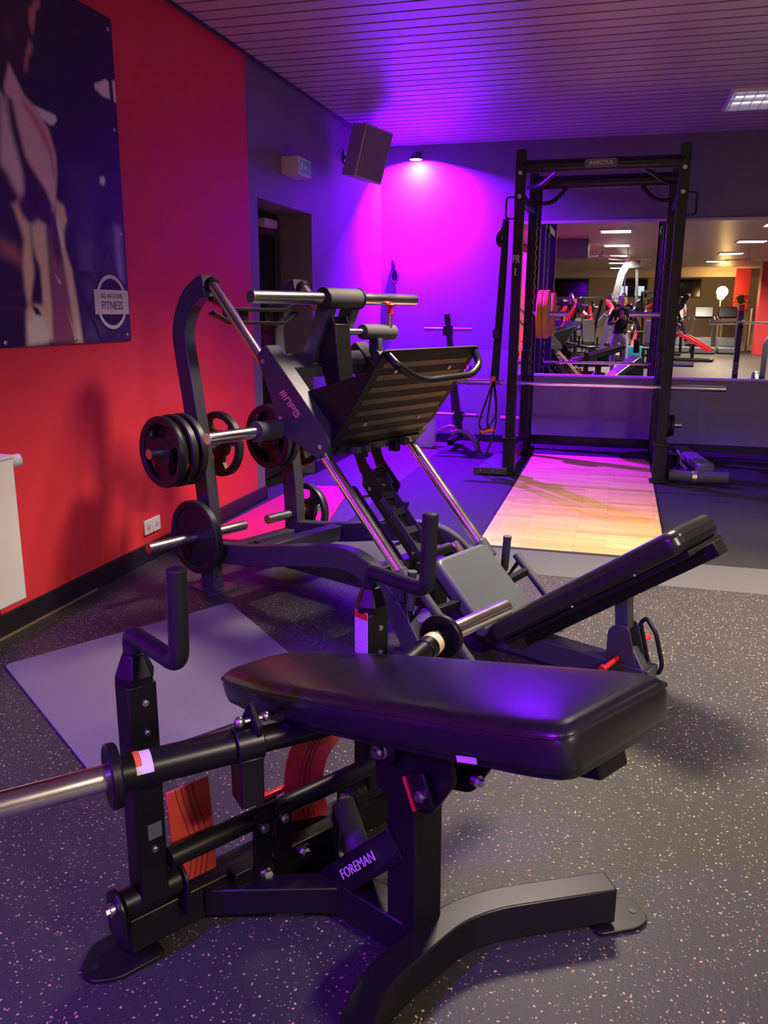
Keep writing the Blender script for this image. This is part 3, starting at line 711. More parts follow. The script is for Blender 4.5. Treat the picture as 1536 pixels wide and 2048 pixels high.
# the long pad, narrow toward the lever side
NU, NZ, WU, WZ = -.568, .505, .462, .787
pdx = V(WU-NU, 0, WZ-NZ); PLn = pdx.length; pdx.normalize(); pnn = V(-pdx.z, 0, pdx.x)
outl = [(0, -.098), (.10, -.118), (.26, -.142), (.50, -.150), (PLn-.05, -.150), (PLn+.012, -.138), (PLn+.012, .138), (PLn-.05, .150), (.50, .150), (.26, .142), (.10, .118), (0, .098)]
outl = rpoly(outl, .05, 5)
O_ = V(NU, -.062, NZ)
def slab(name, m, lev, inset, bev, parent, seg=5):
    """closed cushion built from stacked outlines; lev: (height, inset)"""
    g = G(); rings = []
    cx = PLn/2
    for hh, ins in lev:
        ring = []
        for a, b_ in outl:
            k1 = (abs(a-cx)-ins)/max(abs(a-cx), 1e-4); k2 = (abs(b_)-ins)/max(abs(b_), 1e-4)
            ring.append(g.bm.verts.new(O_+pdx*(cx+(a-cx)*max(k1, .02))+EY*(b_*max(k2, .02))+pnn*hh))
        rings.append(ring)
    n = len(outl)
    for i in range(len(rings)-1):
        for k in range(n): g._f([rings[i][k], rings[i][(k+1) % n], rings[i+1][(k+1) % n], rings[i+1][k]])
    g._f(rings[0][::-1]); g._f(rings[-1])
    return g.build(name, m, parent, 0, 60)
pd = slab('pad', 'vinyl', [(-.078, .012), (-.074, .004), (-.060, .0), (-.030, -.002), (-.0175, .000), (-.009, .004), (-.003, .012), (.0, .026), (.0025, .06), (.004, .10)], 0, 0, HP)
slab('seam', 'rubber', [(-.0190, -.0035), (-.0175, -.0042), (-.0160, -.0035)], 0, 0, pd)
slab('backing_board', 'blackplastic', [(-.090, .020), (-.076, .016)], 0, 0, pd)
g = G(); g.beam(O_+pdx*.862-EY*.152-pnn*.073, O_+pdx*.905-EY*.152-pnn*.071, .003, .010, EY); g.build('white_tag', 'label', pd)
g = G(); g.beam(O_+pdx*.18-pnn*.112, O_+pdx*(PLn-.02)-pnn*.100, .075, .044, EY); g.build('pad_beam', 'satin', HP, .004)
g = G(); g.beam(O_+pdx*.10-pnn*.10, O_+pdx*.35-pnn*.105, .14, .02, EY); g.build('pad_bracket', 'black', HP, .003)
# swing arms with J handles
LA, RA = -.455, .165
for v in (LA, RA):
    g = G(); g.beam((-.372, v, .155), (-.372, v, .640), .062, .062, EX); arm = g.build('swing_arm', 'satin', HP, .004)
    g = G()
    for z in (.27, .47, .535, .60): g.bolt((-.341, v+.004, z), EX, .007, .003)
    g.build('bolt', 'steel', arm)
    g = G(); g.lathe([(.001, 0), (.040, 0), (.042, .018), (.024, .062), (.001, .062)], (-.372, v, .638), EZ, 6); g.build('handle_collar', 'satin', HP, .003, 20)
    g = G()
    g.tube(arc_path([V(-.372, v, .690), V(-.378, v, .738), V(-.178, v, .738), V(-.170, v, .918)], .035, 7), .0185, 20)
    g.ball((-.170, v, .918), (.0185, .0185, .006), 16)
    g.build('handle', 'sleeve', HP)
    s_ = -1
    g = G(); g.tube([V(-.372, v-.065, .150), V(-.372, v+.065, .150)], .030, 22); g.build('pivot_tube', 'satin', HP, .003)
    for a in (-.075, .070):
        g = G(); g.prism(rpoly([(-.415, .07), (-.415, .165), (-.372, .198), (-.33, .165), (-.33, .07)], .02), .008, (0, v+a, 0), EX, EZ); g.build('pivot_bracket', 'satin', HP, .002)
    g = G(); g.bolt((-.372, v-.080, .150), -EY, .015, .010); g.build('pivot_bolt', 'steel', HP)
# instruction sticker on the right arm, caution sticker on the left arm
g = G(); g.box((-.372, RA-.0318, .585), (.048, .001, .115)); st = g.build('instruction_sticker', 'label', HP)
g = G(); g.box((-.372, RA-.0326, .632), (.048, .001, .018)); g.build('sticker_header', 'red', st)
g = G()
for i in range(9): g.box((-.372, RA-.0326, .615-i*.010), (.038, .0006, .0012))
g.build('sticker_lines', 'greyplastic', st)
g = G(); g.box((-.3405, LA+.006, .312), (.001, .030, .035)); g.build('arm_sticker', 'machgrey', HP)
# lever tube between the arms
g = G(); g.tube([V(-.335, LA+.03, .238), V(-.335, RA-.03, .238)], .023, 24); g.build('lever_tube', 'satin', HP)
# weight bar, bent in the middle
bz = .50
bl0, bl1, bl2 = V(-.352, -.86, bz), V(-.291, -.548, bz), V(-.190, -.110, bz)
br0, br1, br2 = V(-.190, -.060, bz), V(-.372, .415, bz), V(-.407, .725, bz)
g = G(); g.tube([bl0, bl1], .0255, 28); g.build('weight_horn', 'chrome', HP, .002)
g = G(); g.tube([br1, br2], .0255, 28); g.build('weight_horn', 'chrome', HP, .002)
dl = (bl2-bl1).normalized(); dr = (br1-br0).normalized()
g = G(); g.tube([bl1+dl*.01, bl1+dl*.235], .0345, 28); g.build('bar_sleeve', 'satin', HP, .002)
g = G(); g.tube(arc_path([bl1+dl*.2, bl2+V(.01, .025, 0), br1-dr*.08], .05, 6), .0270, 24); g.build('centre_bar', 'satin', HP)
g = G(); g.tube([br1-dr*.11, br1], .030, 24); g.build('bar_sleeve', 'satin', HP, .002)
for c, d_, rr in ((bl1, dl, .062), (br1, dr, .062)):
    g = G(); g.lathe([(.026, -.006), (rr-.004, -.010), (rr, -.006), (rr, .008), (rr-.004, .012), (.026, .012), (.026, -.006)], c, d_, 36); g.build('collar_disc', 'black', HP)
g = G(); g.tube([br1-dr*.075, br1-dr*.045], .0306, 24); g.build('yellow_band', mat('pale_yellow_sticker', (.85, .72, .45), .4), HP)
c = bl1+dl*.055
g = G(); g.lathe([(.0350, -.016), (.0350, .016)], c, dl, 28)
dele = [f for f in g.bm.faces if not (f.calc_center_median()-c).dot(V(.45, -.25, .85)) > .026]
bmesh.ops.delete(g.bm, geom=dele, context='FACES'); st = g.build('caution_sticker', 'label', HP)
g = G(); g.lathe([(.0353, -.016), (.0353, -.004)], c, dl, 28)
dele = [f for f in g.bm.faces if not ((f.calc_center_median()-c)-dl*(f.calc_center_median()-c).dot(dl)).normalized().dot(V(.15, -.25, .95).normalized()) > .78]
bmesh.ops.delete(g.bm, geom=dele, context='FACES'); g.build('sticker_header', 'orange', st)
# clamp and link up to the pad
g = G()
cc = bl1+dl*.265
g.tube([cc-dl*.028, cc+dl*.030], .038, 24)
g.prism([(-.035, -.02), (.035, -.02), (.030, -.13), (-.030, -.13)], .050, cc, V(.9, -.2, 0).normalized(), EZ)
g.prism(rpoly([(-.060, .0), (.02, -.02), (.035, .04), (.0, .095), (-.02, .06)], .01), .012, cc+dl*.012, V(1, 0, 0), EZ)
g.build('clamp', 'satin', HP, .003)
g = G(); p_ = cc+V(.005, 0, .052); g.ball(p_+dl*-.016, .012, 10); g.ball(p_+dl*.040, .010, 10); g.tube([p_+dl*-.016, p_+dl*.04], .005, 8); g.build('link_bolt', 'steel', HP)
g = G(); g.tube([p_+dl*.03, O_+pdx*.16-pnn*.10], .006, 10); g.build('link_rod', 'satin', HP)
# curved red foot boards
def board(v0, v1, z1, uo):
    g = G(); n = 10; cols = []
    for i in range(n+1):
        t = i/n; z = .11+(z1-.11)*t
        uu = uo - .085*math.sin(t*PI*.62)**2*0 - .018*(1-math.cos(t*PI*.5))
        cols.append((uu, z))
    g.sweep([V(a, (v0+v1)/2, b_) for a, b_ in cols], v1-v0, .006, EY)
    o = g.build('curved_foot_board', 'redplate', HP, .002)
    g = G()
    for k in range(4):
        v = v0+(v1-v0)*(.32+.13*k)
        g.sweep([V(a+.0035, v+.012*math.sin(j*.45), b_) for j, (a, b_) in enumerate(cols)], .0012, .0012, EY)
    g.build('printed_grain', 'blackplastic', o)
board(-.385, -.280, .335, -.400)
g = G(); cv = spline([V(-.42, .005, .10), V(-.42, -.012, .17), V(-.42, -.012, .24), V(-.42, .012, .30), V(-.42, .055, .345)], 6)
g.sweep(cv, .10, .006, EY*.9+EX*.4); o = g.build('curved_foot_board', 'redplate', HP, .002)
g = G()
for k in range(4): g.sweep([p+V(.008*1, -.018+.014*k, 0) for p in cv], .0012, .0012, EY)
g.build('printed_grain', 'blackplastic', o)
g = G(); g.box((-.445, -.11, .20), (.016, .13, .014)); g.build('red_stop_bar', 'red', HP, .003)
g = G(); g.beam((-.445, -.11, .075), (-.445, -.11, .195), .05, .02, EY); g.build('stop_bar_post', 'satin', HP, .002)
for v in (-.202, -.147):
    g = G(); g.prism([(x+v, y+.185) for x, y in rrect(.046, .15, .014)], .012, (-.322, 0, 0), EY, EZ); o = g.build('lever_bracket', 'satin', HP, .002)
    g = G(); g.bolt((-.315, v, .223), EX, .012, .007); g.build('bolt', 'steel', o)
g = G(); g.sweep(spline([V(-.30, .0, .20), V(-.285, -.01, .14), V(-.26, -.03, .10), V(-.20, -.05, .09)], 5), .014, .03, EY); g.build('curved_guide', 'satin', HP, .002)

# ------------------------------------------------------------------ lifting platform and power rack
PZ = .03
PLT = thing('lifting_platform', 'oak strip lifting platform framed by black rubber under the power rack', 'platform', (0, 0, 0))
g = G(); g.prism([(-1.62, 4.62), (1.5, 4.62), (1.5, YB-.02), (-1.62, YB-.02)], PZ-.002, (0, 0, (PZ-.002)/2), EX, EY); g.build('rubber_base', 'platmat', PLT)
g = G(); g.prism([(-.72, 4.67), (.335, 4.67), (.335, 7.97), (-.72, 7.97)], .006, (0, 0, PZ-.002), EX, EY); g.build('wooden_top', 'wood', PLT)
g = G(); g.prism([(4.27, .001), (4.62, .001), (4.62, PZ), (4.60, PZ)], 3.12, (-.06, 0, 0), EY, EZ); g.build('edge_ramp', 'greymat', PLT)
g = G(); g.prism([(-.735, 4.62), (-.72, 4.62), (-.72, 7.97), (-.735, 7.97)], .004, (0, 0, PZ+.001), EX, EY); g.prism([(.335, 4.62), (.35, 4.62), (.35, 7.97), (.335, 7.97)], .004, (0, 0, PZ+.001), EX, EY); g.build('edge_strip', 'black', PLT)

RK = thing('power_rack', 'tall black six-post power rack marked PR 1 in front of the mirror', 'power rack', (-.225, 6.9, PZ+.004))
XA, XB = -.60, .60          # local x of the posts
YFt, YM, YR = 0., 1.03, 1.42
HT = 2.53
for x in (XA, XB):
    for y, h_ in ((YFt, HT), (YM, HT-.02), (YR, HT-.10)):
        g = G(); g.box((x, y, h_/2), (.075, .075, h_)); po = g.build('upright', 'satin', RK, .004)
        if y == YM:
            g = G()
            for i in range(24): g.box((x-math.copysign(.042, x), y-.01, .35+i*.085), (.012, .05, .034))
            g.box((x-math.copysign(.036, x), y-.01, 1.33), (.006, .05, 2.1)); g.build('hole_strip', 'blackplastic', po)
        if y == YFt:
            g = G(); g.box((x, y, .15), (.10, .10, .28)); g.box((x, y, .30), (.12, .12, .02)); g.build('post_boot', 'black', RK, .004)
            g = G()
            for z in (HT-.17, HT-.34): g.bolt((x, y-.038, z), -EY, .016, .006)
            g.build('bolt', 'alu', po)
        g = G(); g.box((x, y, .006), (.14, .14, .012)); g.bolt((x, y-.055, .012), EZ, .012, .008); g.build('post_base', 'satin', RK, .002)
    sg = math.copysign(1, x)
    g = G()
    for z in (HT-.34, .10): g.box((x, YR/2, z), (.05, YR, .07))
    g.build('side_rail', 'satin', RK, .004)
    g = G(); g.tube(arc_path([V(x+sg*.038, 0, HT-.34), V(x+sg*.105, 0, HT-.34), V(x+sg*.105, 0, HT-.50), V(x+sg*.038, 0, HT-.50)], .03), .008, 10); g.build('side_handle', 'satin', RK)
    # angled pull-up grips
    g = G(); g.tube(arc_path([V(x*.50, .02, HT-.14), V(x*.80, .42, HT-.20), V(x, .55, HT-.20)], .06), .018, 14); g.build('pull_up_grip', 'satin', RK)
    g = G(); g.tube(arc_path([V(x*.50, YM, HT-.13), V(x*.72, YM, HT-.27), V(x, YM, HT-.275)], .06), .018, 14); g.build('pull_up_grip', 'satin', RK)
    g = G(); g.box((x-sg*.0, .065, .70), (.06, .06, .10)); g.box((x, .115, .675), (.05, .06, .02)); g.box((x, .14, .70), (.05, .012, .06)); g.build('bar_hook', 'black', RK, .003)
    g = G(); g.box((x, YM-.08, .86), (.07, .10, .24)); g.build('spotter_bracket', 'black', RK, .004)
    g = G(); g.tube([V(x, YR-.04, 1.30), V(x-sg*.30, YR-.04, 1.30)], .024, 18); g.build('storage_horn', 'steel', RK)
    g = G(); g.tube([V(x, YM, .33), V(x+sg*.22, YM, .33)], .024, 18); g.build('storage_horn', 'steel', RK)
g = G(); g.tube([V(XA, 0, HT-.12), V(XB, 0, HT-.12)], .047, 24)
g.build('front_crossbar', 'satin', RK)
g = G(); g.tube([V(XA, YM, HT-.10), V(XB, YM, HT-.10)], .056, 24); g.build('rear_crossbar', 'satin', RK)
g = G(); g.prism([(x, y) for x, y in rrect(.24, .062, .02)], .006, (0, -.050, HT-.12), EX, EZ); npl = g.build('name_plate', 'machgrey', RK, .001)
text('plate_lettering', 'INVICTUS', .040, 'label', npl, V(0, -.054, HT-.12), EX, EZ, .0006)
text('post_lettering', 'PR', .088, 'label', RK, V(XA-.004, -.0395, 1.72), EX, EZ, .0008, xs=.62)
text('post_lettering', '1', .085, 'label', RK, V(XA-.008, -.0395, 1.625), EX, EZ, .0008)
g = G(); g.beam((XA, YR, .10), (XB, YR, .10), .05, .06, EY); g.build('floor_crossbar', 'satin', RK, .003)
# left foot tray
g = G(); g.prism([(-.86, -.10), (-.65, -.10), (-.65, .75), (-.80, .75)], .012, (0, 0, .045), EX, EY); g.box((-.74, -.10, .03), (.28, .02, .055)); tr = g.build('foot_tray', 'frame', RK, .003)
g = G(); g.bolt((-.82, -.111, .03), -EY, .009, .004); g.bolt((-.72, -.111, .03), -EY, .009, .004); g.build('bolt', 'steel', tr)

# barbell in the rack
bb = thing('barbell', 'long chrome barbell lying across the power rack below the mirror', 'barbell', (-.27, 7.035, .775))
g = G(); g.tube([V(-.655, 0, 0), V(.655, 0, 0)], .0145, 18); g.build('bar_shaft', 'chrome', bb)
for s in (-1, 1):
    g = G(); g.tube([V(s*.655, 0, 0), V(s*.685, 0, 0)], .037, 24); g.tube([V(s*.685, 0, 0), V(s*1.10, 0, 0)], .025, 24); g.build('bar_sleeve', 'chrome', bb, .002)
# yellow bumpers on the rear left horn
plate('bumper_plate', 'yellow bumper plate on the rear left horn of the rack, nearer the post', .225, .052, (-.745, 8.26, 1.33+PZ-.03), EX, hubmat='steel', colour='yellow', grips=False, group=None)
plate('bumper_plate', 'yellow bumper plate on the rear left horn of the rack, nearer the horn tip', .225, .052, (-.690, 8.26, 1.33+PZ-.03), EX, hubmat='steel', colour='yellow', grips=False, group=None)
for i, (r_, lb) in enumerate(((.115, 'small black plate low on the right side of the rack, against the post'), (.105, 'middle one of three small black plates low on the right side of the rack'), (.095, 'outermost small black plate low on the right side of the rack'))):
    plate('weight_plate', lb, r_, .028, (-.225+.60+.07+i*.034, 6.9+YM, .36), EX, spin=30*i)

# suspension straps on the left handle
ts = thing('suspension_trainer', 'black suspension straps with orange tabs hanging from the left side of the power rack', 'suspension straps', (-.925, 6.88, 0))
g = G(); g.sweep(spline([V(0, 0, 2.06), V(-.012, -.01, 1.8), V(-.028, -.01, 1.4), V(-.045, -.01, 1.05), V(-.06, 0, .80)], 4), .006, .036, EY)
g.sweep(spline([V(.005, .03, 2.05), V(.0, .03, 1.6), V(-.02, .03, 1.1), V(-.03, .03, .80)], 4), .006, .034, EY); g.build('strap', 'webbing', ts)
g = G(); g.tube(spline([V(0, 0, 2.06), V(-.015, 0, 1.98), V(-.05, 0, 1.93), V(-.04, 0, 1.87), V(0, 0, 1.90)], 4), .022, 10); g.build('door_anchor', 'webbing', ts)
g = G(); g.box((-.045, -.012, 1.18), (.05, .014, .065)); g.build('buckle', 'blackplastic', ts, .003)
for dx, dz in ((-.07, .0), (.0, -.02)):
    g = G(); g.sweep(spline([V(-.05, 0, .80), V(-.075+dx*.5, .0, .62), V(-.09+dx, .01, .44), V(-.03+dx, 0, .40), V(-.02, 0, .55), V(-.045, 0, .80)], 5), .034, .012, EY); g.build('strap_loop', 'webbing', ts)
g = G(); g.tube([V(-.14, 0, .375), V(-.02, 0, .40)], .017, 12); g.build('strap_handle', 'orange', ts)
g = G(); g.tube(spline([V(-.14, 0, .38), V(-.16, 0, .28), V(-.12, 0, .18), V(-.08, 0, .22), V(-.03, 0, .38)], 5), .010, 8); g.build('foot_cradle', 'webbing', ts)
g = G(); g.box((-.055, -.012, .80), (.035, .006, .075), Matrix.Rotation(R(10), 3, 'Y')); g.build('orange_tab', 'orange', ts)

# attachments on the floor right of the rack
z0 = PZ
t = thing('bench_pad', 'narrow grey padded bar lying on the floor right of the rack', 'padded bar', (.70, 7.55, z0))
g = G(); g.sweep([V(-.10, .48, .10), V(.05, -.48, .10)], .13, .07, EX); g.build('grey_padding', 'machgrey', t, .012)
g = G(); g.sweep([V(-.10, .52, .055), V(.06, -.52, .055)], .07, .05, EX); g.box((-.02, .50, .03), (.24, .05, .06)); g.box((.09, -.52, .03), (.24, .05, .06)); g.build('pad_base', 'black', t, .004)
t = thing('foam_roller', 'black foam roller with chrome ring on the floor before the grey padded bar', 'roller', (.66, 6.90, z0+.055))
g = G(); g.tube([V(-.20, .03, 0), V(-.03, .0, 0)], .046, 24); g.tube([V(.0, 0, 0), V(.24, -.03, .01)], .050, 24); g.build('foam_sleeve', 'foam', t, .004)
g = G(); g.tube([V(-.035, .0, 0), V(.005, 0, 0)], .055, 24); g.build('chrome_ring', 'chrome', t, .002)
t = thing('cable_attachment', 'chrome clips and rod of a cable attachment beside the right rack post', 'cable attachment', (.55, 7.25, z0))
g = G(); g.tube(arc_path([V(0, .30, .16), V(.03, .2, .13), V(.01, .1, .10), V(.06, -.05, .06), V(.04, -.12, .02)], .04), .012, 12); g.build('clip_chain', 'chrome', t)
t = thing('steel_loop', 'black square D handle standing beside the right rack post', 'cable grip', (.475, 7.10, z0))
g = G(); g.tube(arc_path([V(-.04, 0, .02), V(.055, 0, .02), V(.055, 0, .20), V(-.04, 0, .20)], .02), .011, 10); g.build('handle_frame', 'black', t)

# ------------------------------------------------------------------ weight tree by the back wall
WT = thing('weight_tree', 'slim grey weight tree with bare pegs against the violet wall', 'weight tree', (-1.50, 8.0, PZ))
g = G(); g.sweep([V(-.105, 0, 1.30), V(.07, -.06, .15)], .05, .05, EX); g.sweep([V(-.105, .05, 1.28), V(-.06, .38, .12)], .05, .04, EX); g.build('tree_post', 'frame', WT, .005)
for z, hw in ((1.155, .23), (.76, .21), (.345, .24)):
    cx = -.105+(1.30-z)*.152
    g = G(); g.tube([V(cx-hw, -.03, z), V(cx+hw, -.03, z)], .018, 14); g.build('peg', 'steel', WT)
    g = G(); g.box((cx, -.03, z-.01), (.09, .06, .09)); g.build('peg_bracket', 'frame', WT, .004)
g = G(); g.sweep(spline([V(-.02, -.06, .17), V(.09, -.06, .20), V(.20, -.06, .12), V(.25, -.06, .012)], 6), .10, .035, EY); g.build('curved_foot', 'alu', WT, .004)
g = G(); g.sweep(spline([V(.0, .30, .17), V(-.12, .30, .18), V(-.26, .30, .10), V(-.30, .30, .012)], 6), .09, .035, EY); g.build('curved_foot', 'alu', WT, .004)
g = G(); g.box((-.02, .12, .09), (.06, .48, .05)); g.build('base_bar', 'black', WT, .004)
plate('weight_plate', 'small black plate on the middle peg of the weight tree', .095, .03, (-1.37, 7.965, .76), EX, grips=False)

t = thing('plastic_step', 'pale rounded plastic board standing on end beside the weight tree', 'board', (-1.86, 8.20, .0))
g = G(); g.prism([(x, y+.19) for x, y in rrect(.26, .38, .05)], .05, (0, 0, 0), EX, EZ); g.build('board_panel', 'white', t, .01)

# hook with a hanging cable on the back wall
t = thing('wall_hook', 'small dark hook holding a coiled cord on the violet back wall', 'hook', (-2.28, YB-.03, 1.66))
g = G(); g.prism([(-.03, .0), (.035, .0), (.02, .10), (-.01, .20), (-.03, .20)], .04, (0, 0, 0), EX, EZ); g.build('hook_plate', 'blackplastic', t, .005)
g = G(); g.tube(spline([V(0, -.02, .12), V(.05, -.03, .05), V(.02, -.04, -.03), V(-.03, -.03, .02), V(-.01, -.02, .10)], 5), .007, 8); g.build('cord_coil', 'webbing', t)

# speaker, exit sign, radiator, sockets
t = thing('wall_speaker', 'grey box loudspeaker angled from a bracket high on the left wall', 'loudspeaker', (-2.20, 7.27, 2.655))
t.rotation_euler = (R(12), R(9), R(56))
g = G(); g.prism([(-.12, .10), (.12, .10), (.15, -.13), (-.15, -.13)], .42, (0, 0, 0), EX, EY); g.build('speaker_box', 'greyplastic', t, .008)
g = G(); g.box((0, -.134, 0), (.27, .006, .39)); gr = g.build('speaker_grille', mat('speaker_grille_mesh', (.22, .19, .22), .6, nscale=400, bump=.5), t, .002)
g = G(); g.lathe([(.001, 0), (.008, 0), (.008, .002), (.001, .002)], (.07, -.137, -.15), -EY, 12); g.build('maker_badge', 'steel', gr)
t = thing('speaker_bracket', 'short dark arm between the left wall and the loudspeaker', 'bracket', (XL, 7.42, 2.66))
g = G(); g.box((.006, 0, 0), (.012, .07, .11)); g.tube([V(0, 0, 0), V(.07, -.02, .0), V(.13, -.06, .01)], .016, 10); g.build('bracket_arm', 'blackplastic', t, .002)
t = thing('exit_sign', 'small white box exit sign with a teal face on the grey wall above the door', 'exit sign', (XL, 6.10, 2.37))
g = G(); g.box((.065, 0, 0), (.13, .26, .125)); g.build('sign_box', 'greyplastic', t, .004)
g = G(); g.box((.1315, 0, 0), (.003, .245, .110)); sf = g.build('sign_frame', 'label', t)
g = G(); g.box((.1335, 0, 0), (.002, .215, .088)); g.build('sign_face', 'teal', t)
g = G(); g.box((.135, -.07, 0), (.001, .04, .06)); g.prism([(.0, -.012), (.04, -.012), (.04, -.028), (.075, 0), (.04, .028), (.04, .012), (.0, .012)], .001, (.135, -.03, 0), EY, EZ); g.build('sign_symbols', 'label', t)

t = thing('radiator', 'white panel radiator on the red wall at the left edge', 'radiator', (XL, 2.0, .17))
g = G(); g.box((.075, 0, .31), (.10, 1.54, .60)); g.build('radiator_panel', 'enamel', t, .008)
g = G(); g.box((.075, 0, .612), (.11, 1.545, .012)); g.build('top_grille', 'enamel', t, .002)
g = G(); g.tube([V(.07, .77, .555), V(.07, .80, .575)], .012, 12); g.tube([V(.07, .79, .58), V(.10, .84, .585)], .026, 18); g.build('thermostat_valve', 'white', t, .004)
g = G(); g.tube([V(.05, .60, 0), V(.05, .60, -.06)], .012, 10); g.box((.05, .62, -.02), (.06, .08, .03)); g.build('radiator_pipe', 'blackplastic', t)
so = thing('wall_socket', 'pair of white wall sockets low on the red wall left of the leg press', 'socket', (XL, 3.955, .192))
for i, y in enumerate((-.0415, .0415)):
    g = G(); g.box((.006, y, 0), (.012, .080, .080)); p = g.build('socket_plate', 'white', so, .003)
    g = G(); g.lathe([(.014, 0), (.016, .003), (.013, .004), (.001, .002)], (.011, y, 0), EX, 20); g.build('socket_opening', 'greyplastic', p)

# ------------------------------------------------------------------ mats on the floor
t = thing('floor_mat', 'loose grey ribbed mat on the floor left of the bench', 'mat', (-1.6, 2.65, 0))
g = G(); g.prism(rpoly([(-2.225+1.6, 2.50-2.65), (-1.70+1.6, 3.40-2.65), (-.93+1.6, 2.66-2.65), (-1.44+1.6, 1.92-2.65)], .03), .008, (0, 0, .004), EX, EY); g.build('mat_sheet', 'tread', t, .002)
t = thing('red_mat', 'vivid pinkish red mat on the floor behind the leg press', 'mat', (-2.0, 5.2, 0))
g = G(); g.prism(rpoly([(-2.39+2, 4.40-5.2), (-2.35+2, 6.0-5.2), (-1.95+2, 6.10-5.2), (-1.66+2, 4.42-5.2)], .02), .012, (0, 0, .006), EX, EY); g.build('mat_sheet', 'redmat', t, .003)

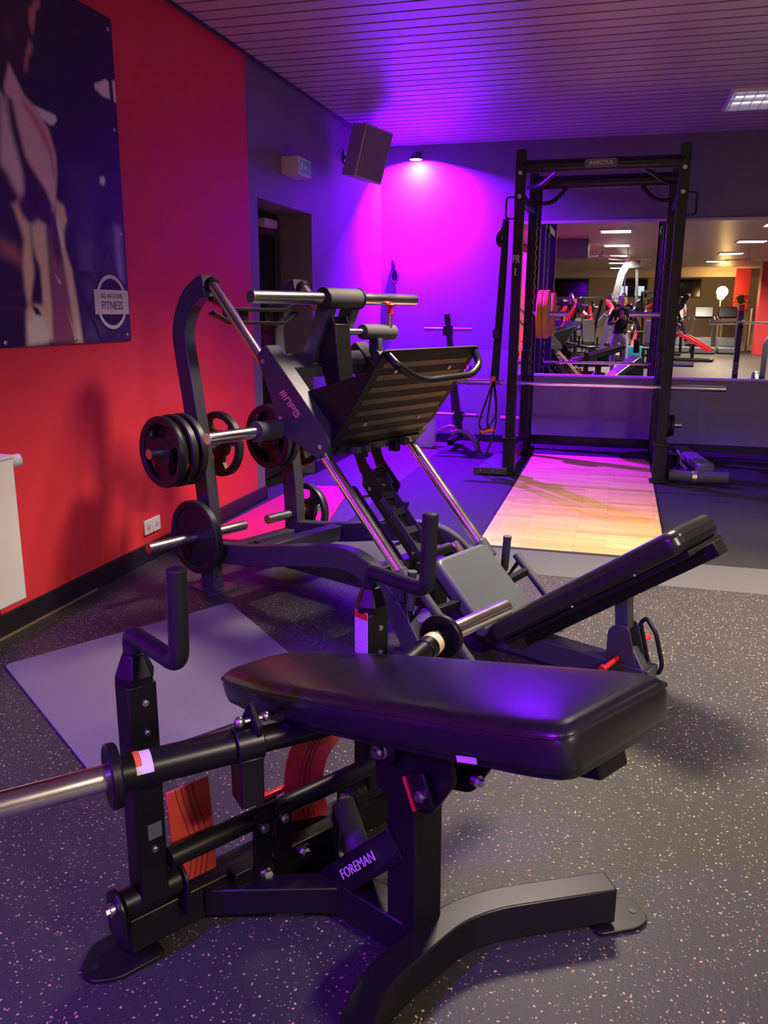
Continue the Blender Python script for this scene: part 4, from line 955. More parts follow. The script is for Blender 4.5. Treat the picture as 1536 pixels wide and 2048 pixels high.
# ------------------------------------------------------------------ poster on the red wall
POSTER = [
    ((0.051, 0.028, 0.128), 0.0298, [(3.436, 1.959), (3.669, 2.016), (3.646, 1.677), (3.834, 1.833), (3.881, 1.403), (3.876, 1.202), (3.447, 1.206), (3.445, 1.618)]),
    ((0.117, 0.082, 0.22), 0.0111, [(3.481, 1.669), (3.589, 1.664), (3.579, 1.525), (3.471, 1.532)]),
    ((0.157, 0.122, 0.267), 0.0118, [(3.773, 1.753), (3.824, 1.75), (3.829, 1.499), (3.776, 1.498)]),
    ((0.101, 0.074, 0.19), 0.009, [(3.503, 1.484), (3.589, 1.477), (3.57, 1.399), (3.515, 1.398)]),
    ((0.087, 0.066, 0.164), 0.0115, [(3.519, 1.306), (3.657, 1.269), (3.587, 1.211), (3.475, 1.214)]),
    ((0.013, 0.003, 0.041), 0.0055, [(3.426, 1.53), (3.554, 1.52), (3.553, 1.508), (3.423, 1.512)]),
    ((0.022, 0.008, 0.055), 0.0035, [(3.693, 1.658), (3.706, 1.659), (3.623, 1.492), (3.525, 1.352), (3.509, 1.352), (3.607, 1.492)]),
    ((0.022, 0.008, 0.055), 0.0035, [(3.693, 1.658), (3.706, 1.659), (3.793, 1.498), (3.854, 1.402), (3.834, 1.392), (3.776, 1.498)]),
    ((0.022, 0.008, 0.055), 0.0033, [(3.427, 1.486), (3.439, 1.49), (3.608, 1.21), (3.587, 1.206)]),
    ((0.523, 0.359, 0.523), 0.0033, [(3.687, 2.369), (3.788, 2.414), (3.807, 2.404), (3.811, 2.332), (3.753, 2.331), (3.692, 2.349)]),
    ((0.523, 0.359, 0.523), 0.0034, [(3.838, 2.418), (3.868, 2.425), (3.877, 2.325), (3.844, 2.329)]),
    ((0.586, 0.41, 0.554), 0.003, [(3.235, 2.179), (3.264, 2.181), (3.378, 2.173), (3.389, 2.156), (3.365, 2.131), (3.337, 2.125), (3.281, 2.142)]),
    ((0.523, 0.384, 0.523), 0.0034, [(3.683, 1.965), (3.712, 1.971), (3.726, 1.953), (3.707, 1.928), (3.679, 1.938)]),
    ((0.041, 0.009, 0.041), 0.0092, [(3.09, 2.529), (3.28, 2.589), (3.301, 2.558), (3.261, 2.454), (3.228, 2.37), (3.201, 2.289), (3.139, 2.273), (3.044, 2.214)]),
    ((0.227, 0.078, 0.101), 0.0039, [(3.3, 2.595), (3.339, 2.608), (3.331, 2.571), (3.307, 2.557), (3.283, 2.479), (3.268, 2.456), (3.254, 2.489), (3.256, 2.545)]),
    ((0.227, 0.089, 0.114), 0.0058, [(3.246, 2.435), (3.265, 2.418), (3.258, 2.387), (3.237, 2.369), (3.216, 2.307), (3.197, 2.306), (3.221, 2.387)]),
    ((0.114, 0.028, 0.068), 0.0093, [(3.107, 2.455), (3.148, 2.458), (3.135, 2.409), (3.105, 2.401)]),
    ((0.488, 0.227, 0.259), 0.0057, [(3.106, 2.307), (3.123, 2.288), (3.183, 2.209), (3.262, 2.169), (3.327, 2.1), (3.362, 2.009), (3.358, 1.927), (3.322, 1.768), (3.289, 1.774), (3.168, 1.841), (3.071, 2.166), (3.067, 2.22)]),
    ((0.586, 0.267, 0.267), 0.0115, [(3.126, 2.185), (3.213, 2.159), (3.298, 2.078), (3.335, 1.985), (3.312, 1.818), (3.253, 1.872), (3.162, 2.015), (3.129, 2.122)]),
    ((0.041, 0.009, 0.034), 0.0076, [(3.079, 2.182), (3.107, 2.174), (3.126, 2.084), (3.156, 1.975), (3.199, 1.924), (3.273, 1.854), (3.308, 1.787), (3.27, 1.731), (3.152, 1.724), (3.097, 1.773), (3.126, 1.893), (3.1, 2.004), (3.077, 2.093)]),
    ((0.311, 0.114, 0.142), 0.0058, [(3.164, 2.201), (3.215, 2.169), (3.295, 2.107), (3.337, 2.025), (3.352, 1.936), (3.334, 1.903), (3.314, 2.001), (3.253, 2.086), (3.177, 2.163)]),
    ((0.619, 0.267, 0.311), 0.0094, [(3.039, 2.186), (3.069, 2.156), (3.084, 2.057), (3.113, 1.968), (3.132, 1.894), (3.126, 1.825), (3.093, 1.788), (2.999, 1.912)]),
    ((0.028, 0.008, 0.034), 0.0171, [(2.999, 1.912), (3.038, 1.881), (3.099, 1.789), (3.066, 1.769), (3.077, 1.634), (3.063, 1.433), (3.073, 1.351), (2.916, 1.347)]),
    ((0.19, 0.068, 0.058), 0.0155, [(2.957, 1.624), (3.043, 1.611), (3.081, 1.554), (3.075, 1.534), (2.95, 1.576)]),
    ((0.523, 0.267, 0.157), 0.0078, [(3.051, 1.768), (3.08, 1.783), (3.106, 1.735), (3.148, 1.699), (3.147, 1.558), (3.149, 1.476), (3.111, 1.393), (3.09, 1.38), (3.079, 1.433), (3.081, 1.554), (3.102, 1.635), (3.076, 1.712)]),
    ((0.586, 0.289, 0.19), 0.0081, [(3.155, 1.7), (3.203, 1.725), (3.253, 1.709), (3.25, 1.564), (3.248, 1.479), (3.251, 1.352), (3.241, 1.222), (3.059, 1.207), (3.073, 1.351), (3.109, 1.38), (3.18, 1.373), (3.187, 1.519), (3.156, 1.619)]),
    ((0.687, 0.465, 0.311), 0.0083, [(3.13, 1.341), (3.181, 1.335), (3.212, 1.266), (3.198, 1.214), (3.079, 1.21), (3.077, 1.289)]),
    ((0.017, 0.004, 0.017), 0.0062, [(3.155, 1.569), (3.183, 1.539), (3.189, 1.436), (3.181, 1.381), (3.122, 1.38), (3.133, 1.455), (3.159, 1.507)]),
    ((0.009, 0.002, 0.013), 0.0031, [(3.108, 1.372), (3.152, 1.36), (3.174, 1.33), (3.135, 1.33)]),
    ((0.157, 0.049, 0.068), 0.0084, [(3.271, 1.69), (3.325, 1.737), (3.329, 1.611), (3.372, 1.484), (3.409, 1.352), (3.428, 1.207), (3.239, 1.209), (3.257, 1.395), (3.254, 1.522)]),
    ((0.554, 0.311, 0.19), 0.0063, [(3.336, 1.821), (3.39, 1.802), (3.403, 1.744), (3.374, 1.688), (3.373, 1.624), (3.411, 1.529), (3.43, 1.397), (3.441, 1.307), (3.451, 1.206), (3.398, 1.208), (3.378, 1.396), (3.355, 1.548), (3.33, 1.674), (3.314, 1.756)]),
    ((0.101, 0.028, 0.041), 0.0084, [(3.324, 1.778), (3.337, 1.675), (3.344, 1.569), (3.32, 1.546), (3.28, 1.607), (3.287, 1.712)]),
    ((0.759, 0.554, 0.384), 0.0032, [(3.333, 1.769), (3.346, 1.739), (3.367, 1.635), (3.351, 1.623), (3.329, 1.716)]),
    ((0.759, 0.523, 0.359), 0.0021, [(3.286, 1.506), (3.324, 1.471), (3.326, 1.465), (3.309, 1.469)]),
    ((0.759, 0.523, 0.359), 0.0026, [(3.351, 1.352), (3.395, 1.24), (3.405, 1.208), (3.39, 1.235)]),
    ((0.101, 0.028, 0.028), 0.0039, [(2.918, 1.361), (3.075, 1.359), (3.073, 1.351), (2.917, 1.351)]),
]

PY0, PY1, PZ0, PZ1 = 2.30, 3.862, 1.200, 2.69
t = thing('wall_poster', 'large dark poster of a bare muscular torso on the red wall', 'poster', (XL, 0, 0))
ny, nz = 420, 330
ys = np.linspace(PY0, PY1, ny); zs = np.linspace(PZ0, PZ1, nz)
YY, ZZ = np.meshgrid(ys, zs)
img = np.empty((nz, ny, 3)); img[:] = (.016, .006, .040)
for col, soft, poly in POSTER:
    P = np.array(poly); dmin = np.full(YY.shape, 1e9); inside = np.zeros(YY.shape, bool)
    for i in range(len(P)):
        a = P[i]; b = P[(i+1) % len(P)]; e = b-a; L2 = (e**2).sum()+1e-12
        tt = np.clip(((YY-a[0])*e[0]+(ZZ-a[1])*e[1])/L2, 0, 1)
        dmin = np.minimum(dmin, np.hypot(YY-a[0]-tt*e[0], ZZ-a[1]-tt*e[1]))
        c = ((a[1] > ZZ) != (b[1] > ZZ)) & (YY < (b[0]-a[0])*(ZZ-a[1])/(b[1]-a[1]+1e-12)+a[0]); inside ^= c
    sd_ = np.where(inside, dmin, -dmin); k = np.clip(sd_/max(soft*2.6, .003)*.5+.5, 0, 1); k = k*k*(3-2*k)
    img = img*(1-k[..., None])+np.minimum(.8, np.array(col)*(2.1 if col[0] > .15 else 1.0))*k[..., None]
me = bpy.data.meshes.new('poster_print')
vs = np.stack([np.full(YY.shape, .010), YY, ZZ], -1).reshape(-1, 3)
idx = np.arange(ny*nz).reshape(nz, ny)
fs = np.stack([idx[:-1, :-1], idx[:-1, 1:], idx[1:, 1:], idx[1:, :-1]], -1).reshape(-1, 4)
me.from_pydata(vs.tolist(), [], fs.tolist())
ca = me.color_attributes.new('print', 'FLOAT_COLOR', 'POINT')
ca.data.foreach_set('color', np.concatenate([img.reshape(-1, 3), np.ones((ny*nz, 1))], 1).astype(np.float32).ravel())
pm = mat('poster_ink', (.1, .1, .1), .42); N_, L_, b_ = nodes(pm)
at = N_.new('ShaderNodeAttribute'); at.attribute_name = 'print'; L_.new(at.outputs['Color'], b_.inputs['Base Color'])
me.materials.append(pm); o = bpy.data.objects.new('poster_print', me); COL.objects.link(o); o.parent = t
g = G(); g.box((.0045, (PY0+PY1)/2, (PZ0+PZ1)/2), (.009, PY1-PY0, PZ1-PZ0)); g.build('poster_board', 'blackplastic', t)
# round club badge printed at the lower right corner
cy, cz = 3.708, 1.390
g = G(); g.lathe([(.138, 0), (.138, .0006), (.001, .0006)], (.0102, cy, cz), EX, 48); g.build('badge_disc', mat('badge_ink', (.02, .008, .05), .45), t)
g = G(); g.lathe([(.112, 0), (.112, .0012), (.130, .0012), (.130, 0)], (.0104, cy, cz), EX, 48); g.build('badge_ring', 'label', t)
g = G(); g.box((.0120, cy, cz), (.0012, .288, .116)); lb = g.build('badge_panel', 'label', t)
text('badge_lettering', 'ALL INCLUSIVE', .031, 'dark', lb, V(.0132, cy, cz+.028), EY, EZ, .0003, xs=.90)
text('badge_lettering', 'FITNESS', .056, 'dark', lb, V(.0132, cy, cz-.018), EY, EZ, .0004, xs=.93)
g = G()
for y, z in ((3.83, 1.23), (3.83, 1.72), (3.83, 2.2), (3.83, 2.64), (3.40, 1.22), (2.93, 1.22), (2.4, 1.22)): g.ball((.011, y, z), (.004, .010, .010), 10)
g.build('poster_stud', 'steel', t)

# ------------------------------------------------------------------ people
def skin_body(name, verts, edges, radii, m, parent, lev=2):
    me = bpy.data.meshes.new(name); me.from_pydata(verts, edges, []); o = bpy.data.objects.new('tmp', me); COL.objects.link(o)
    md = o.modifiers.new('s', 'SKIN'); sv = me.skin_vertices[0].data if me.skin_vertices else None
    if sv is None:
        bm = bmesh.new(); bm.from_mesh(me); lay = bm.verts.layers.skin.verify(); bm.to_mesh(me); bm.free(); sv = me.skin_vertices[0].data
    for i, r in enumerate(radii):
        sv[i].radius = r if isinstance(r, tuple) else (r, r); sv[i].use_root = (i == 0)
    ss = o.modifiers.new('u', 'SUBSURF'); ss.levels = lev; ss.render_levels = lev
    dg = bpy.context.evaluated_depsgraph_get(); me2 = bpy.data.meshes.new_from_object(o.evaluated_get(dg)); bpy.data.objects.remove(o)
    me2.name = name; me2.materials.clear()
    for mm in (m if isinstance(m, (list, tuple)) else [m]): me2.materials.append(M[mm])
    me2.polygons.foreach_set('use_smooth', [True]*len(me2.polygons))
    o2 = bpy.data.objects.new(name, me2); COL.objects.link(o2); o2.parent = parent; return o2
def head(parent, c, facing=1, tail=True):
    c = Vector(c)
    g = G(); g.ball(c, (.073, .088, .108), 20)
    g.ball(c+V(0, facing*.086, -.018), (.012, .018, .022), 8)
    g.ball(c+V(0, facing*.060, -.070), (.034, .030, .030), 10)
    for s in (-1, 1): g.ball(c+V(s*.073, 0, -.01), (.010, .018, .028), 8)
    h = g.build('head', 'skin', parent)
    g = G()
    for s in (-1, 1): g.ball(c+V(s*.028, facing*.080, .010), (.012, .007, .006), 8)
    g.build('eyes', 'hair', h)
    g = G(); g.ball(c+V(0, facing*.084, -.050), (.020, .008, .006), 8); g.build('lips', 'pinkcase', h)
    g = G(); g.ball(c+V(0, -facing*.018, .022), (.083, .092, .104), 18)
    if tail: g.ball(c+V(0, -facing*.05, .125), (.040, .040, .038), 12)
    else:
        g.tube([c+V(0, -facing*.08, .04), c+V(0, -facing*.14, -.05), c+V(0, -facing*.12, -.20)], [.040, .045, .015], 12)
    g.build('hair', 'hair', h)
    return h
def hand(parent, c, ax, ay, s=1., curl=.6):
    """ax: fingers direction, ay: palm width direction"""
    c = Vector(c); ax = Vector(ax).normalized(); ay = Vector(ay).normalized(); az = ax.cross(ay)
    vs = [c, c+ax*.045*s, c+ax*.085*s]; es = [(0, 1), (1, 2)]; rs = [(.024*s, .015*s), (.030*s, .014*s), (.028*s, .012*s)]
    for k, (off, ln) in enumerate(((-.030, .060), (-.010, .070), (.010, .066), (.029, .052))):
        p0 = c+ax*.085*s+ay*off*s; p1 = p0+(ax*math.cos(curl*.5)+az*math.sin(curl*.5))*ln*.5*s; p2 = p1+(ax*math.cos(curl*1.6)+az*math.sin(curl*1.6))*ln*.5*s
        n = len(vs); vs += [p0, p1, p2]; es += [(2, n), (n, n+1), (n+1, n+2)]; rs += [.0085*s, .008*s, .0065*s]
    n = len(vs); vs += [c+ax*.03*s-ay*.036*s, c+ax*.06*s-ay*.055*s+az*.015*s, c+ax*.085*s-ay*.052*s+az*.03*s]; es += [(0, n), (n, n+1), (n+1, n+2)]; rs += [.011*s, .009*s, .007*s]
    return skin_body('hand', [tuple(v) for v in vs], es, rs, 'skin', parent, 1)

PE = thing('person', 'person in a dark top and lilac leggings photographing the mirror with a phone', 'person', (.0, -.36, 0))
vs = [(0, 0, .92), (0, 0, 1.04), (0, 0, 1.18), (0, 0, 1.31), (0, .0, 1.40), (0, .01, 1.47),
      (-.10, 0, .86), (-.115, .01, .52), (-.12, -.01, .10), (-.12, .08, .035),
      (.10, 0, .86), (.115, .02, .52), (.13, -.01, .10), (.14, .08, .035),
      (.155, 0, 1.37), (.23, .04, 1.14), (.10, .22, 1.20),
      (-.155, 0, 1.37), (-.235, .02, 1.12), (-.13, .19, 1.14)]
es = [(0, 1), (1, 2), (2, 3), (3, 4), (4, 5), (0, 6), (6, 7), (7, 8), (8, 9), (0, 10), (10, 11), (11, 12), (12, 13), (3, 14), (14, 15), (15, 16), (3, 17), (17, 18), (18, 19)]
rs = [(.145, .10), (.125, .085), (.135, .09), (.14, .09), (.06, .05), (.042, .042), .088, .058, .036, .034, .088, .058, .036, .034, .052, .040, .028, .052, .040, .028]
bdy = skin_body('body', vs, es, rs, ['blackcloth', 'lilac', 'skin', 'white'], PE)
for p in bdy.data.polygons:
    c = p.center
    p.material_index = 3 if c.z < .07 else (1 if c.z < .93 else (2 if c.z > 1.42 else 0))
head(PE, (.025, .03, 1.565))
hand(PE, (.10, .225, 1.205), (-.6, .45, .9), (1, 0, .3), .95)
hand(PE, (-.13, .195, 1.145), (.9, .55, .9), (-.4, 1, 0), .95)
PH = thing('phone', 'phone in a pink case held up in front of the mirror photographer', 'phone', (.006, -.022, 1.305))
g = G(); g.prism(rrect(.074, .150, .010), .009, (0, 0, 0), EX, EZ); g.build('phone_case', 'pinkcase', PH, .002)
g = G(); g.prism(rrect(.020, .030, .006), .002, (-.022, .006, .050), EX, EZ); g.build('camera_bump', 'glassdark', PH)
BG = thing('shoulder_bag', 'black bag hanging at the right side of the mirror photographer', 'bag', (.335, -.42, .55))
g = G(); g.prism([(x, y+.15) for x, y in rrect(.15, .28, .04)], .12, (0, 0, 0), EY, EZ); g.build('bag_body', 'blackcloth', BG, .02)
g = G(); g.tube(spline([V(0, -.05, .28), V(-.03, -.03, .55), V(-.08, .02, .80), V(-.03, .09, .55), V(0, .05, .28)], 5), .010, 8); g.build('bag_strap', 'webbing', BG)
TW = thing('towel', 'turquoise towel folded over the seat behind the photographer', 'towel', (.30, -1.2, .62))

# ------------------------------------------------------------------ hall equipment seen in the mirror
def rigframe(t, col, W=.62, Ln=1.3, H=1.55):
    for s in (-1, 1):
        g = G(); g.sweep(arc_path([V(s*W/2, -Ln/2, .04), V(s*W/2, Ln/2, .04), V(s*W/2, Ln/2-.05, H*.55), V(s*W/2, Ln*.1, H)], .12), .06, .08, EX); g.build('side_frame', 'black', t, .005)
    g = G(); g.box((0, -Ln/2, .04), (W, .08, .08)); g.box((0, Ln/2, .04), (W, .08, .08)); g.box((0, Ln*.1, H-.02), (W, .07, .08)); g.build('cross_frame', 'black', t, .005)
def machine(label, loc, rz, kind=0, group=None, col='red'):
    t = thing('weight_machine', label, 'weight machine', loc, R(rz), group)
    rigframe(t, col, H=1.55+.15*kind)
    g = G(); g.prism([(x, y) for x, y in rrect(.36, .40, .05)], .08, (0, -.12, .46), EX, EY); g.build('seat', 'vinyl', t, .02)
    g = G(); g.prism([(x, y) for x, y in rrect(.34, .62, .05)], .08, (0, .16, .86), EX, V(0, .28, 1).normalized()); g.build('backrest', 'vinyl', t, .02)
    g = G(); g.beam((0, -.12, .06), (0, -.12, .42), .09, .09, EX); g.build('seat_post', 'black', t, .004)
    for s in (-1, 1):
        if kind == 0:
            p = arc_path([V(s*.42, .30, 1.50), V(s*.42, -.10, 1.22), V(s*.40, -.45, .95)], .08)
        elif kind == 1:
            p = arc_path([V(s*.42, .10, 1.62), V(s*.45, -.30, 1.45), V(s*.30, -.52, 1.25)], .08)
        else:
            p = arc_path([V(s*.38, -.60, .30), V(s*.40, -.10, .60), V(s*.42, .45, .85)], .08)
        g = G(); g.sweep(p, .075, .095, EX); g.build('lever_arm', col, t, .006)
        e = p[-1]; g = G(); g.tube([e, e+V(-s*.16, 0, .02)], .018, 12); g.build('arm_grip', 'foam', t)
        q = p[0] if kind != 2 else p[-1]
        g = G(); g.tube([q, q+V(s*.30, 0, 0)], .025, 14); g.build('weight_peg', 'steel', t)
        g = G(); g.lathe([(.03, -.03), (.19, -.03), (.2, -.02), (.2, .02), (.19, .03), (.03, .03), (.03, -.03)], q+V(s*.10, 0, 0), EX, 24); g.build('loaded_disc', 'rubber', t)
    return t
machine('red and black lever machine, leftmost in the mirror behind the rack', (-1.55, -3.6, 0), 200, 0)
machine('red-armed press machine in the mirror just left of the photographer', (-.75, -5.4, 0), 160, 1)
machine('red and black leg machine in the mirror right of the photographer', (.75, -5.2, 0), 190, 2)
machine('red and black machine with a splayed foot in the mirror, right of the rack post', (1.90, -8.3, 0), 100, 2)
machine('red-armed machine farther back in the mirror, left side', (-2.0, -8.0, 0), 180, 1)
machine('grey row machine in the mirror between the red ones', (-.10, -7.4, 0), 220, 0, col='machgrey')

machine('red and black machine far behind the photographer in the mirror, beside the tower', (-1.35, -10.4, 0), 170, 0)
machine('grey and black machine at the left of the mirror, behind the yellow plates', (-2.9, -12.6, 0), 150, 1, col='machgrey')
machine('red-armed machine in the mirror between the photographer and the rack post', (1.25, -10.8, 0), 215, 1)

# tall grey tower
t = thing('cable_tower', 'tall grey slanted cable tower in the mirror above the photographer', 'cable tower', (.12, -9.2, 0))
g = G(); g.sweep(arc_path([V(-.66, 0, .02), V(-.20, 0, 2.45), V(-.06, 0, 2.70), V(.30, 0, 2.72)], .06), .16, .20, EY); g.build('tower_column', 'machgrey', t, .01)
g = G(); g.sweep([V(.22, 0, 2.70), V(.40, 0, .02)], .08, .08, EY); g.build('tower_leg', 'machgrey', t, .006)
g = G(); g.box((-.1, 0, .05), (1.3, .6, .1)); g.build('tower_base', 'black', t, .01)
g = G(); g.tube([V(-.12, 0, 2.66), V(-.02, 0, .8)], .022, 12); g.build('guide_rod', 'chrome', t)
g = G()
for i in range(14): g.ball((-.60+i*.022+.1, .10, .30+i*.15), .012, 6)
g.build('adjuster_hole', 'label', t)

# benches near the photographer in the mirror
def bench(label, loc, rz, tilt, m='vinyl'):
    t = thing('weight_bench', label, 'bench', loc, R(rz))
    g = G(); a = R(tilt); ay = V(0, math.cos(a), math.sin(a)); g.prism(rrect(.30, 1.15, .06), .07, (0, 0, .62), EX, ay); g.build('bench_pad', m, t, .02)
    g = G(); g.beam((0, -.45, .04), (0, .5, .04), .08, .08, EX); g.beam((0, -.2, .05), (0, -.15, .50), .07, .07, EX); g.beam((0, .35, .05), (0, .2, .58), .06, .06, EX)
    g.box((0, -.5, .03), (.5, .08, .06)); g.box((0, .5, .03), (.5, .08, .06)); g.build('bench_frame', 'black', t, .004)
    return t
bench('flat black weight bench in the mirror behind the photographer', (-.85, -1.9, 0), 70, 12)
bench('inclined black weight bench in the mirror left of the photographer', (-1.3, -2.7, 0), 30, 38)
for o in (TW,):
    g = G(); g.prism([(x, y) for x, y in rrect(.34, .20, .03)], .03, (0, 0, .03), EX, EY); g.sweep([V(.0, .10, .035), V(.0, .19, .035), V(.0, .205, -.06), V(.0, .21, -.22)], .30, .02, EX); g.build('towel_cloth', 'cyan', o, .01)
t = thing('plyo_box', 'low black step box under the turquoise towel', 'box', (.30, -1.2, 0))
g = G(); g.box((0, 0, .30), (.45, .35, .60)); g.build('box_shell', 'blackplastic', t, .02)
g = G(); g.box((0, 0, .617), (.46, .36, .030)); g.build('box_top', 'vinyl', t, .01)

# squat stand with a barbell at the right of the mirror
t = thing('squat_stand', 'dark squat stand with red tips and white lettering, right side of the mirror', 'squat stand', (2.14, 4.5, 0))
for s in (-1, 1):
    g = G(); g.box((s*.545, 0, .70), (.07, .07, 1.36)); po = g.build('stand_post', 'frame', t, .004)
    g = G(); g.box((s*.545, 0, 1.42), (.065, .065, .09)); g.build('post_tip', 'red', t, .004)
    g = G(); g.box((s*.545, 0, .03), (.09, .75, .06)); g.beam((s*.545, .30, .05), (s*.545, .03, .35), .05, .05, EX); g.build('stand_foot', 'black', t, .004)
    g = G(); g.box((s*.545, .07, 1.17), (.06, .10, .05)); g.build('bar_cup', 'black', t, .003)
    if s < 0: text('post_lettering', 'VDX', .09, 'label', po, V(s*.545, .0362, .60), V(0, 0, 1), V(1, 0, 0), .001)
    g = G(); g.tube([V(s*.545, .03, .42), V(s*.545-s*0, .03, .42), V(s*.545+.34*(-s), .03, .42)], .024, 14); g.build('storage_peg', 'steel', t)
g = G(); g.box((0, 0, .10), (1.05, .06, .08)); g.build('stand_crossbar', 'black', t, .004)
b2 = dup(bb); b2.location = (2.29, 4.58, 1.222); b2['label'] = 'chrome barbell resting on the squat stand at the right of the mirror'
t = thing('bench_press', 'grey-framed bench machine at the right edge of the mirror', 'weight machine', (2.35, 3.5, 0))
g = G(); g.sweep(arc_path([V(-.25, -.3, .02), V(-.25, .05, .35), V(-.25, .05, .95), V(-.05, .05, 1.15)], .10), .07, .09, EX); g.build('curved_frame', 'machgrey', t, .006)
g = G(); g.prism(rrect(.32, 1.1, .06), .07, (.15, -.1, .95), EX, V(0, 1, .3).normalized()); g.build('bench_pad', 'greyvinyl', t, .02)
g = G(); g.box((.1, -.1, .45), (.10, .10, .86)); g.box((.1, -.1, .04), (.8, 1.1, .08)); g.build('base', 'black', t, .006)
g = G(); g.lathe([(.03, -.03), (.21, -.03), (.22, -.02), (.22, .02), (.21, .03), (.03, .03), (.03, -.03)], (-.34, .0, .28), EX, 28); g.build('loaded_disc', 'rubber', t)

# red columns, counter, plant, wall panels, windows, far lamp
for x, y, wx, lb in ((4.6, -13.2, .62, 'wide red square column, nearer one at the right of the mirror'), (4.30, -17.6, .50, 'narrower red column farther back, above the wooden counter')):
    t = thing('column', lb, 'column', (x, y, 0))
    g = G(); g.box((0, 0, ZC/2), (wx, .5, ZC)); g.build('column_shaft', 'columnred', t, .01)
t = thing('counter', 'pale wooden counter in front of the narrower red column', 'counter', (3.95, -15.9, 0))
g = G(); g.box((0, 0, .72), (.85, .6, 1.44)); g.build('counter_body', 'wood_light', t, .01)
g = G(); g.box((0, 0, 1.46), (.95, .7, .04)); g.build('counter_top', 'beige', t, .005)
t = thing('potted_plant', 'leafy potted plant standing on the pale counter', 'plant', (4.1, -15.9, 1.48))
g = G(); g.lathe([(.001, 0), (.10, 0), (.13, .18), (.115, .18), (.10, .15), (.001, .15)], (0, 0, 0), EZ, 20); g.build('pot', 'white', t)
g = G(); rnd = random.Random(3)
for i in range(26):
    a = rnd.uniform(0, 2*PI); l = rnd.uniform(.18, .36); e = rnd.uniform(.1, .36)
    d_ = V(math.cos(a), math.sin(a), 0); g.sweep([V(0, 0, .15), d_*l*.5+V(0, 0, .15+e), d_*l+V(0, 0, .12+e*.8)], .06, .004, V(-d_.y, d_.x, 0))
g.build('leaves', 'leaf', t)
for i in range(3):
    t = thing('locker', ['pale storage locker beside the wide red column, left one', 'pale storage locker beside the wide red column, middle one', 'pale storage locker beside the wide red column, right one'][i], 'locker', (4.75+i*.42, -16.3, 0))
    g = G(); g.box((0, 0, .75), (.40, .45, 1.5)); g.build('locker_body', 'beige', t, .008)
    g = G()
    for z in (.4, .8, 1.2): g.box((0, .228, z), (.36, .004, .35))
    g.build('locker_doors', 'wood_light', t, .002)
for i, x in enumerate((2.75, 3.55, 1.95)):
    t = thing('treadmill', ['grey treadmill in the mirror in front of the warm wall lamp', 'grey treadmill beside the pale counter', 'grey treadmill that the far person walks on'][i], 'treadmill', (x, -13.6-.3*i, 0))
    g = G(); g.box((0, 0, .12), (.72, 1.8, .20)); g.build('deck', 'machgrey', t, .03)
    g = G(); g.box((0, .05, .225), (.5, 1.5, .01)); g.build('running_belt', 'beltdark', t)
    g = G(); g.prism([(-.9, .1), (-.45, .1), (-.55, .50), (-.85, .52)], .66, (0, 0, 0), EY, EZ); g.build('motor_cover', 'machgrey', t, .04)
    for s in (-1, 1):
        g = G(); g.sweep(arc_path([V(s*.33, -.75, .4), V(s*.33, -.62, 1.2), V(s*.33, -.1, 1.1)], .08), .05, .07, EX); g.build('handrail', 'machgrey', t, .01)
    g = G(); g.prism([(-.75, 1.15), (-.55, 1.2), (-.68, 1.55), (-.75, 1.55)], .60, (0, 0, 0), EY, EZ); g.build('console', 'blackplastic', t, .02)
P2 = thing('person', 'person with dark ponytail and pale top walking on the far treadmill', 'person', (1.95, -14.2, .235))
vs2 = [(0, 0, .92), (0, 0, 1.04), (0, 0, 1.18), (0, 0, 1.31), (0, .0, 1.40), (0, .01, 1.47), (-.09, 0, .86), (-.10, -.12, .50), (-.10, -.02, .10), (-.10, -.10, .035),
       (.09, 0, .86), (.10, .10, .50), (.10, .28, .14), (.10, .22, .06), (.155, 0, 1.37), (.20, -.05, 1.10), (.17, -.28, 1.08), (-.155, 0, 1.37), (-.20, .02, 1.10), (-.17, -.20, 1.06)]
b3 = skin_body('body', vs2, es, rs, ['cloth_white', 'blackcloth', 'skin', 'white'], P2)
for p in b3.data.polygons:
    c = p.center
    p.material_index = 3 if c.z < .07 else (1 if c.z < .93 else (2 if c.z > 1.42 or (abs(c.x) > .15 and c.z < 1.2) else 0))
head(P2, (0, .01, 1.565), -1, False)
hand(P2, (.17, -.28, 1.08), (0, -1, 0), (1, 0, 0)); hand(P2, (-.17, -.20, 1.06), (0, -1, -.2), (-1, 0, 0))
# far wall windows, beam, lamp
for i, (x, w_, lit) in enumerate(((-2.6, 2.3, 0), (.35, 1.3, 1), (2.4, 1.5, 0))):
    t = thing('window_%d' % (i+1), ['dark high window on the far wall, left one', 'high window with pale daylight on the far wall', 'dark high window on the far wall behind the treadmills'][i], 'window', (x, YF+.02, 2.0)); struct(t)
    g = G(); g.box((0, 0, .35), (w_, .03, .80)); g.build('window_frame', 'machgrey', t)
    g = G(); g.box((0, .018, .35), (w_-.1, .01, .70)); g.build('window_pane', 'glassdark', t)
    if lit:
        g = G(); g.box((-w_*.28, .026, .22), (w_*.3, .006, .40)); g.box((w_*.25, .026, .22), (w_*.28, .006, .40)); g.build('daylight_gap', 'winlight', t)
g = G(); g.box((1.5, YF+3.2, ZC-.14), (14, .30, .28)); struct(g.build('trim_3', 'beige', smooth=0))
g = G(); g.box((3.4, -16.9, .03), (4.2, .12, .06)); struct(g.build('trim_4', 'columnred', smooth=0))
t = thing('floor_lamp', 'warm glowing lamp on a thin stand behind the treadmills in the mirror', 'lamp', (3.55, -17.2, 1.95))
g = G(); g.ball((0, 0, 0), (.14, .08, .14), 16); g.build('lamp_shade', 'glow', t)
g = G(); g.tube([V(0, 0, -1.95), V(0, 0, -.1)], .025, 12); g.build('lamp_stem', 'beige', t)
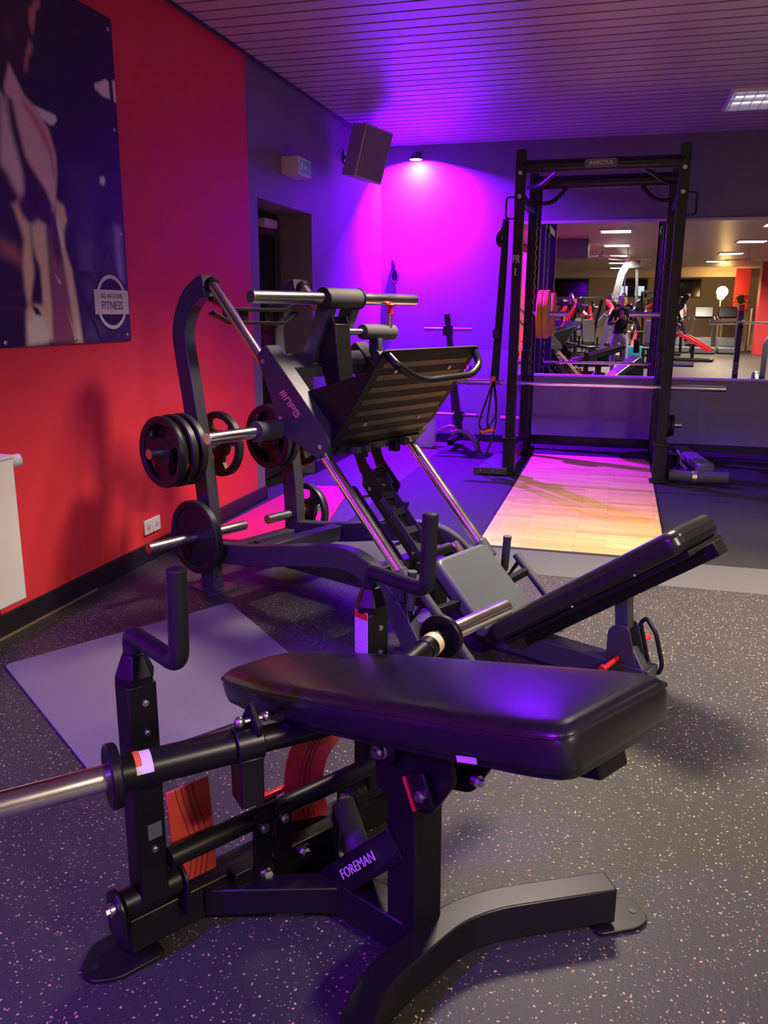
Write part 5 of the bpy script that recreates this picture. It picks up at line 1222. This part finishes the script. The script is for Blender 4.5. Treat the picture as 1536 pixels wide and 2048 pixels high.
lp_ = bpy.data.lights.new('lamp_glow', 'POINT'); lp_.energy = 90; lp_.color = (1, .62, .22); lp_.shadow_soft_size = .2
lo2 = bpy.data.objects.new('lamp_glow', lp_); COL.objects.link(lo2); lo2.location = (0, .3, .15); lo2.parent = t
# ceiling box and fans
t = thing('ceiling_unit', 'dark grey box air unit hanging from the ceiling, left in the mirror', 'air unit', (-1.45, -3.3, ZC-.40))
g = G(); g.box((0, 0, .20), (1.25, .9, .40)); g.build('unit_housing', 'machgrey', t, .01)
g = G(); g.box((0, 0, -.004), (1.1, .75, .008)); g.build('unit_grille', 'blackplastic', t)
for i, (x, y, a) in enumerate(((.05, -5.9, 15), (3.0, -6.4, 40), (-.55, -4.2, 70))):
    t = thing('ceiling_fan', ['ceiling fan between the middle row of lights in the mirror', 'ceiling fan at the right of the mirror', 'pale three-blade ceiling fan beside the grey air unit'][i], 'ceiling fan', (x, y, ZC-.35), R(a))
    g = G(); g.tube([V(0, 0, .08), V(0, 0, .35)], .015, 10); g.lathe([(.001, 0), (.07, .0), (.09, .04), (.06, .10), (.001, .10)], (0, 0, 0), EZ, 18); g.build('fan_motor', 'beige', t)
    for k in range(3):
        g = G(); a_ = R(120*k); d_ = V(math.cos(a_), math.sin(a_), 0); s_ = V(-d_.y, d_.x, .2)
        g.sweep([d_*.08+V(0, 0, .05), d_*.60+V(0, 0, .05)], .12, .008, s_); g.build('fan_blade', 'white' if i == 2 else 'beige', t, .002)

# repeats of one kind share a group
GROUPS = {'weight plate': 'black weight plates on the leg press', 'weight machine': 'weight machines in the hall behind the photographer', 'treadmill': 'treadmills in a row at the far end',
          'locker': 'pale storage lockers', 'column': 'red columns in the hall', 'ceiling fan': 'ceiling fans in the hall', 'barbell': 'chrome barbells', 'bench': 'benches near the photographer', 'spotlight': 'violet led spotlights'}
for o in list(SC.objects):
    if o.parent is None and 'group' not in o and o.get('category') in GROUPS:
        o['group'] = GROUPS[o['category']]
        if o['category'] == 'weight plate' and 'yellow' in o['label']: o['group'] = 'yellow bumper plates on the rack horn'
        elif o['category'] == 'weight plate' and 'small' in o['label']: o['group'] = 'small black plates by the back wall'
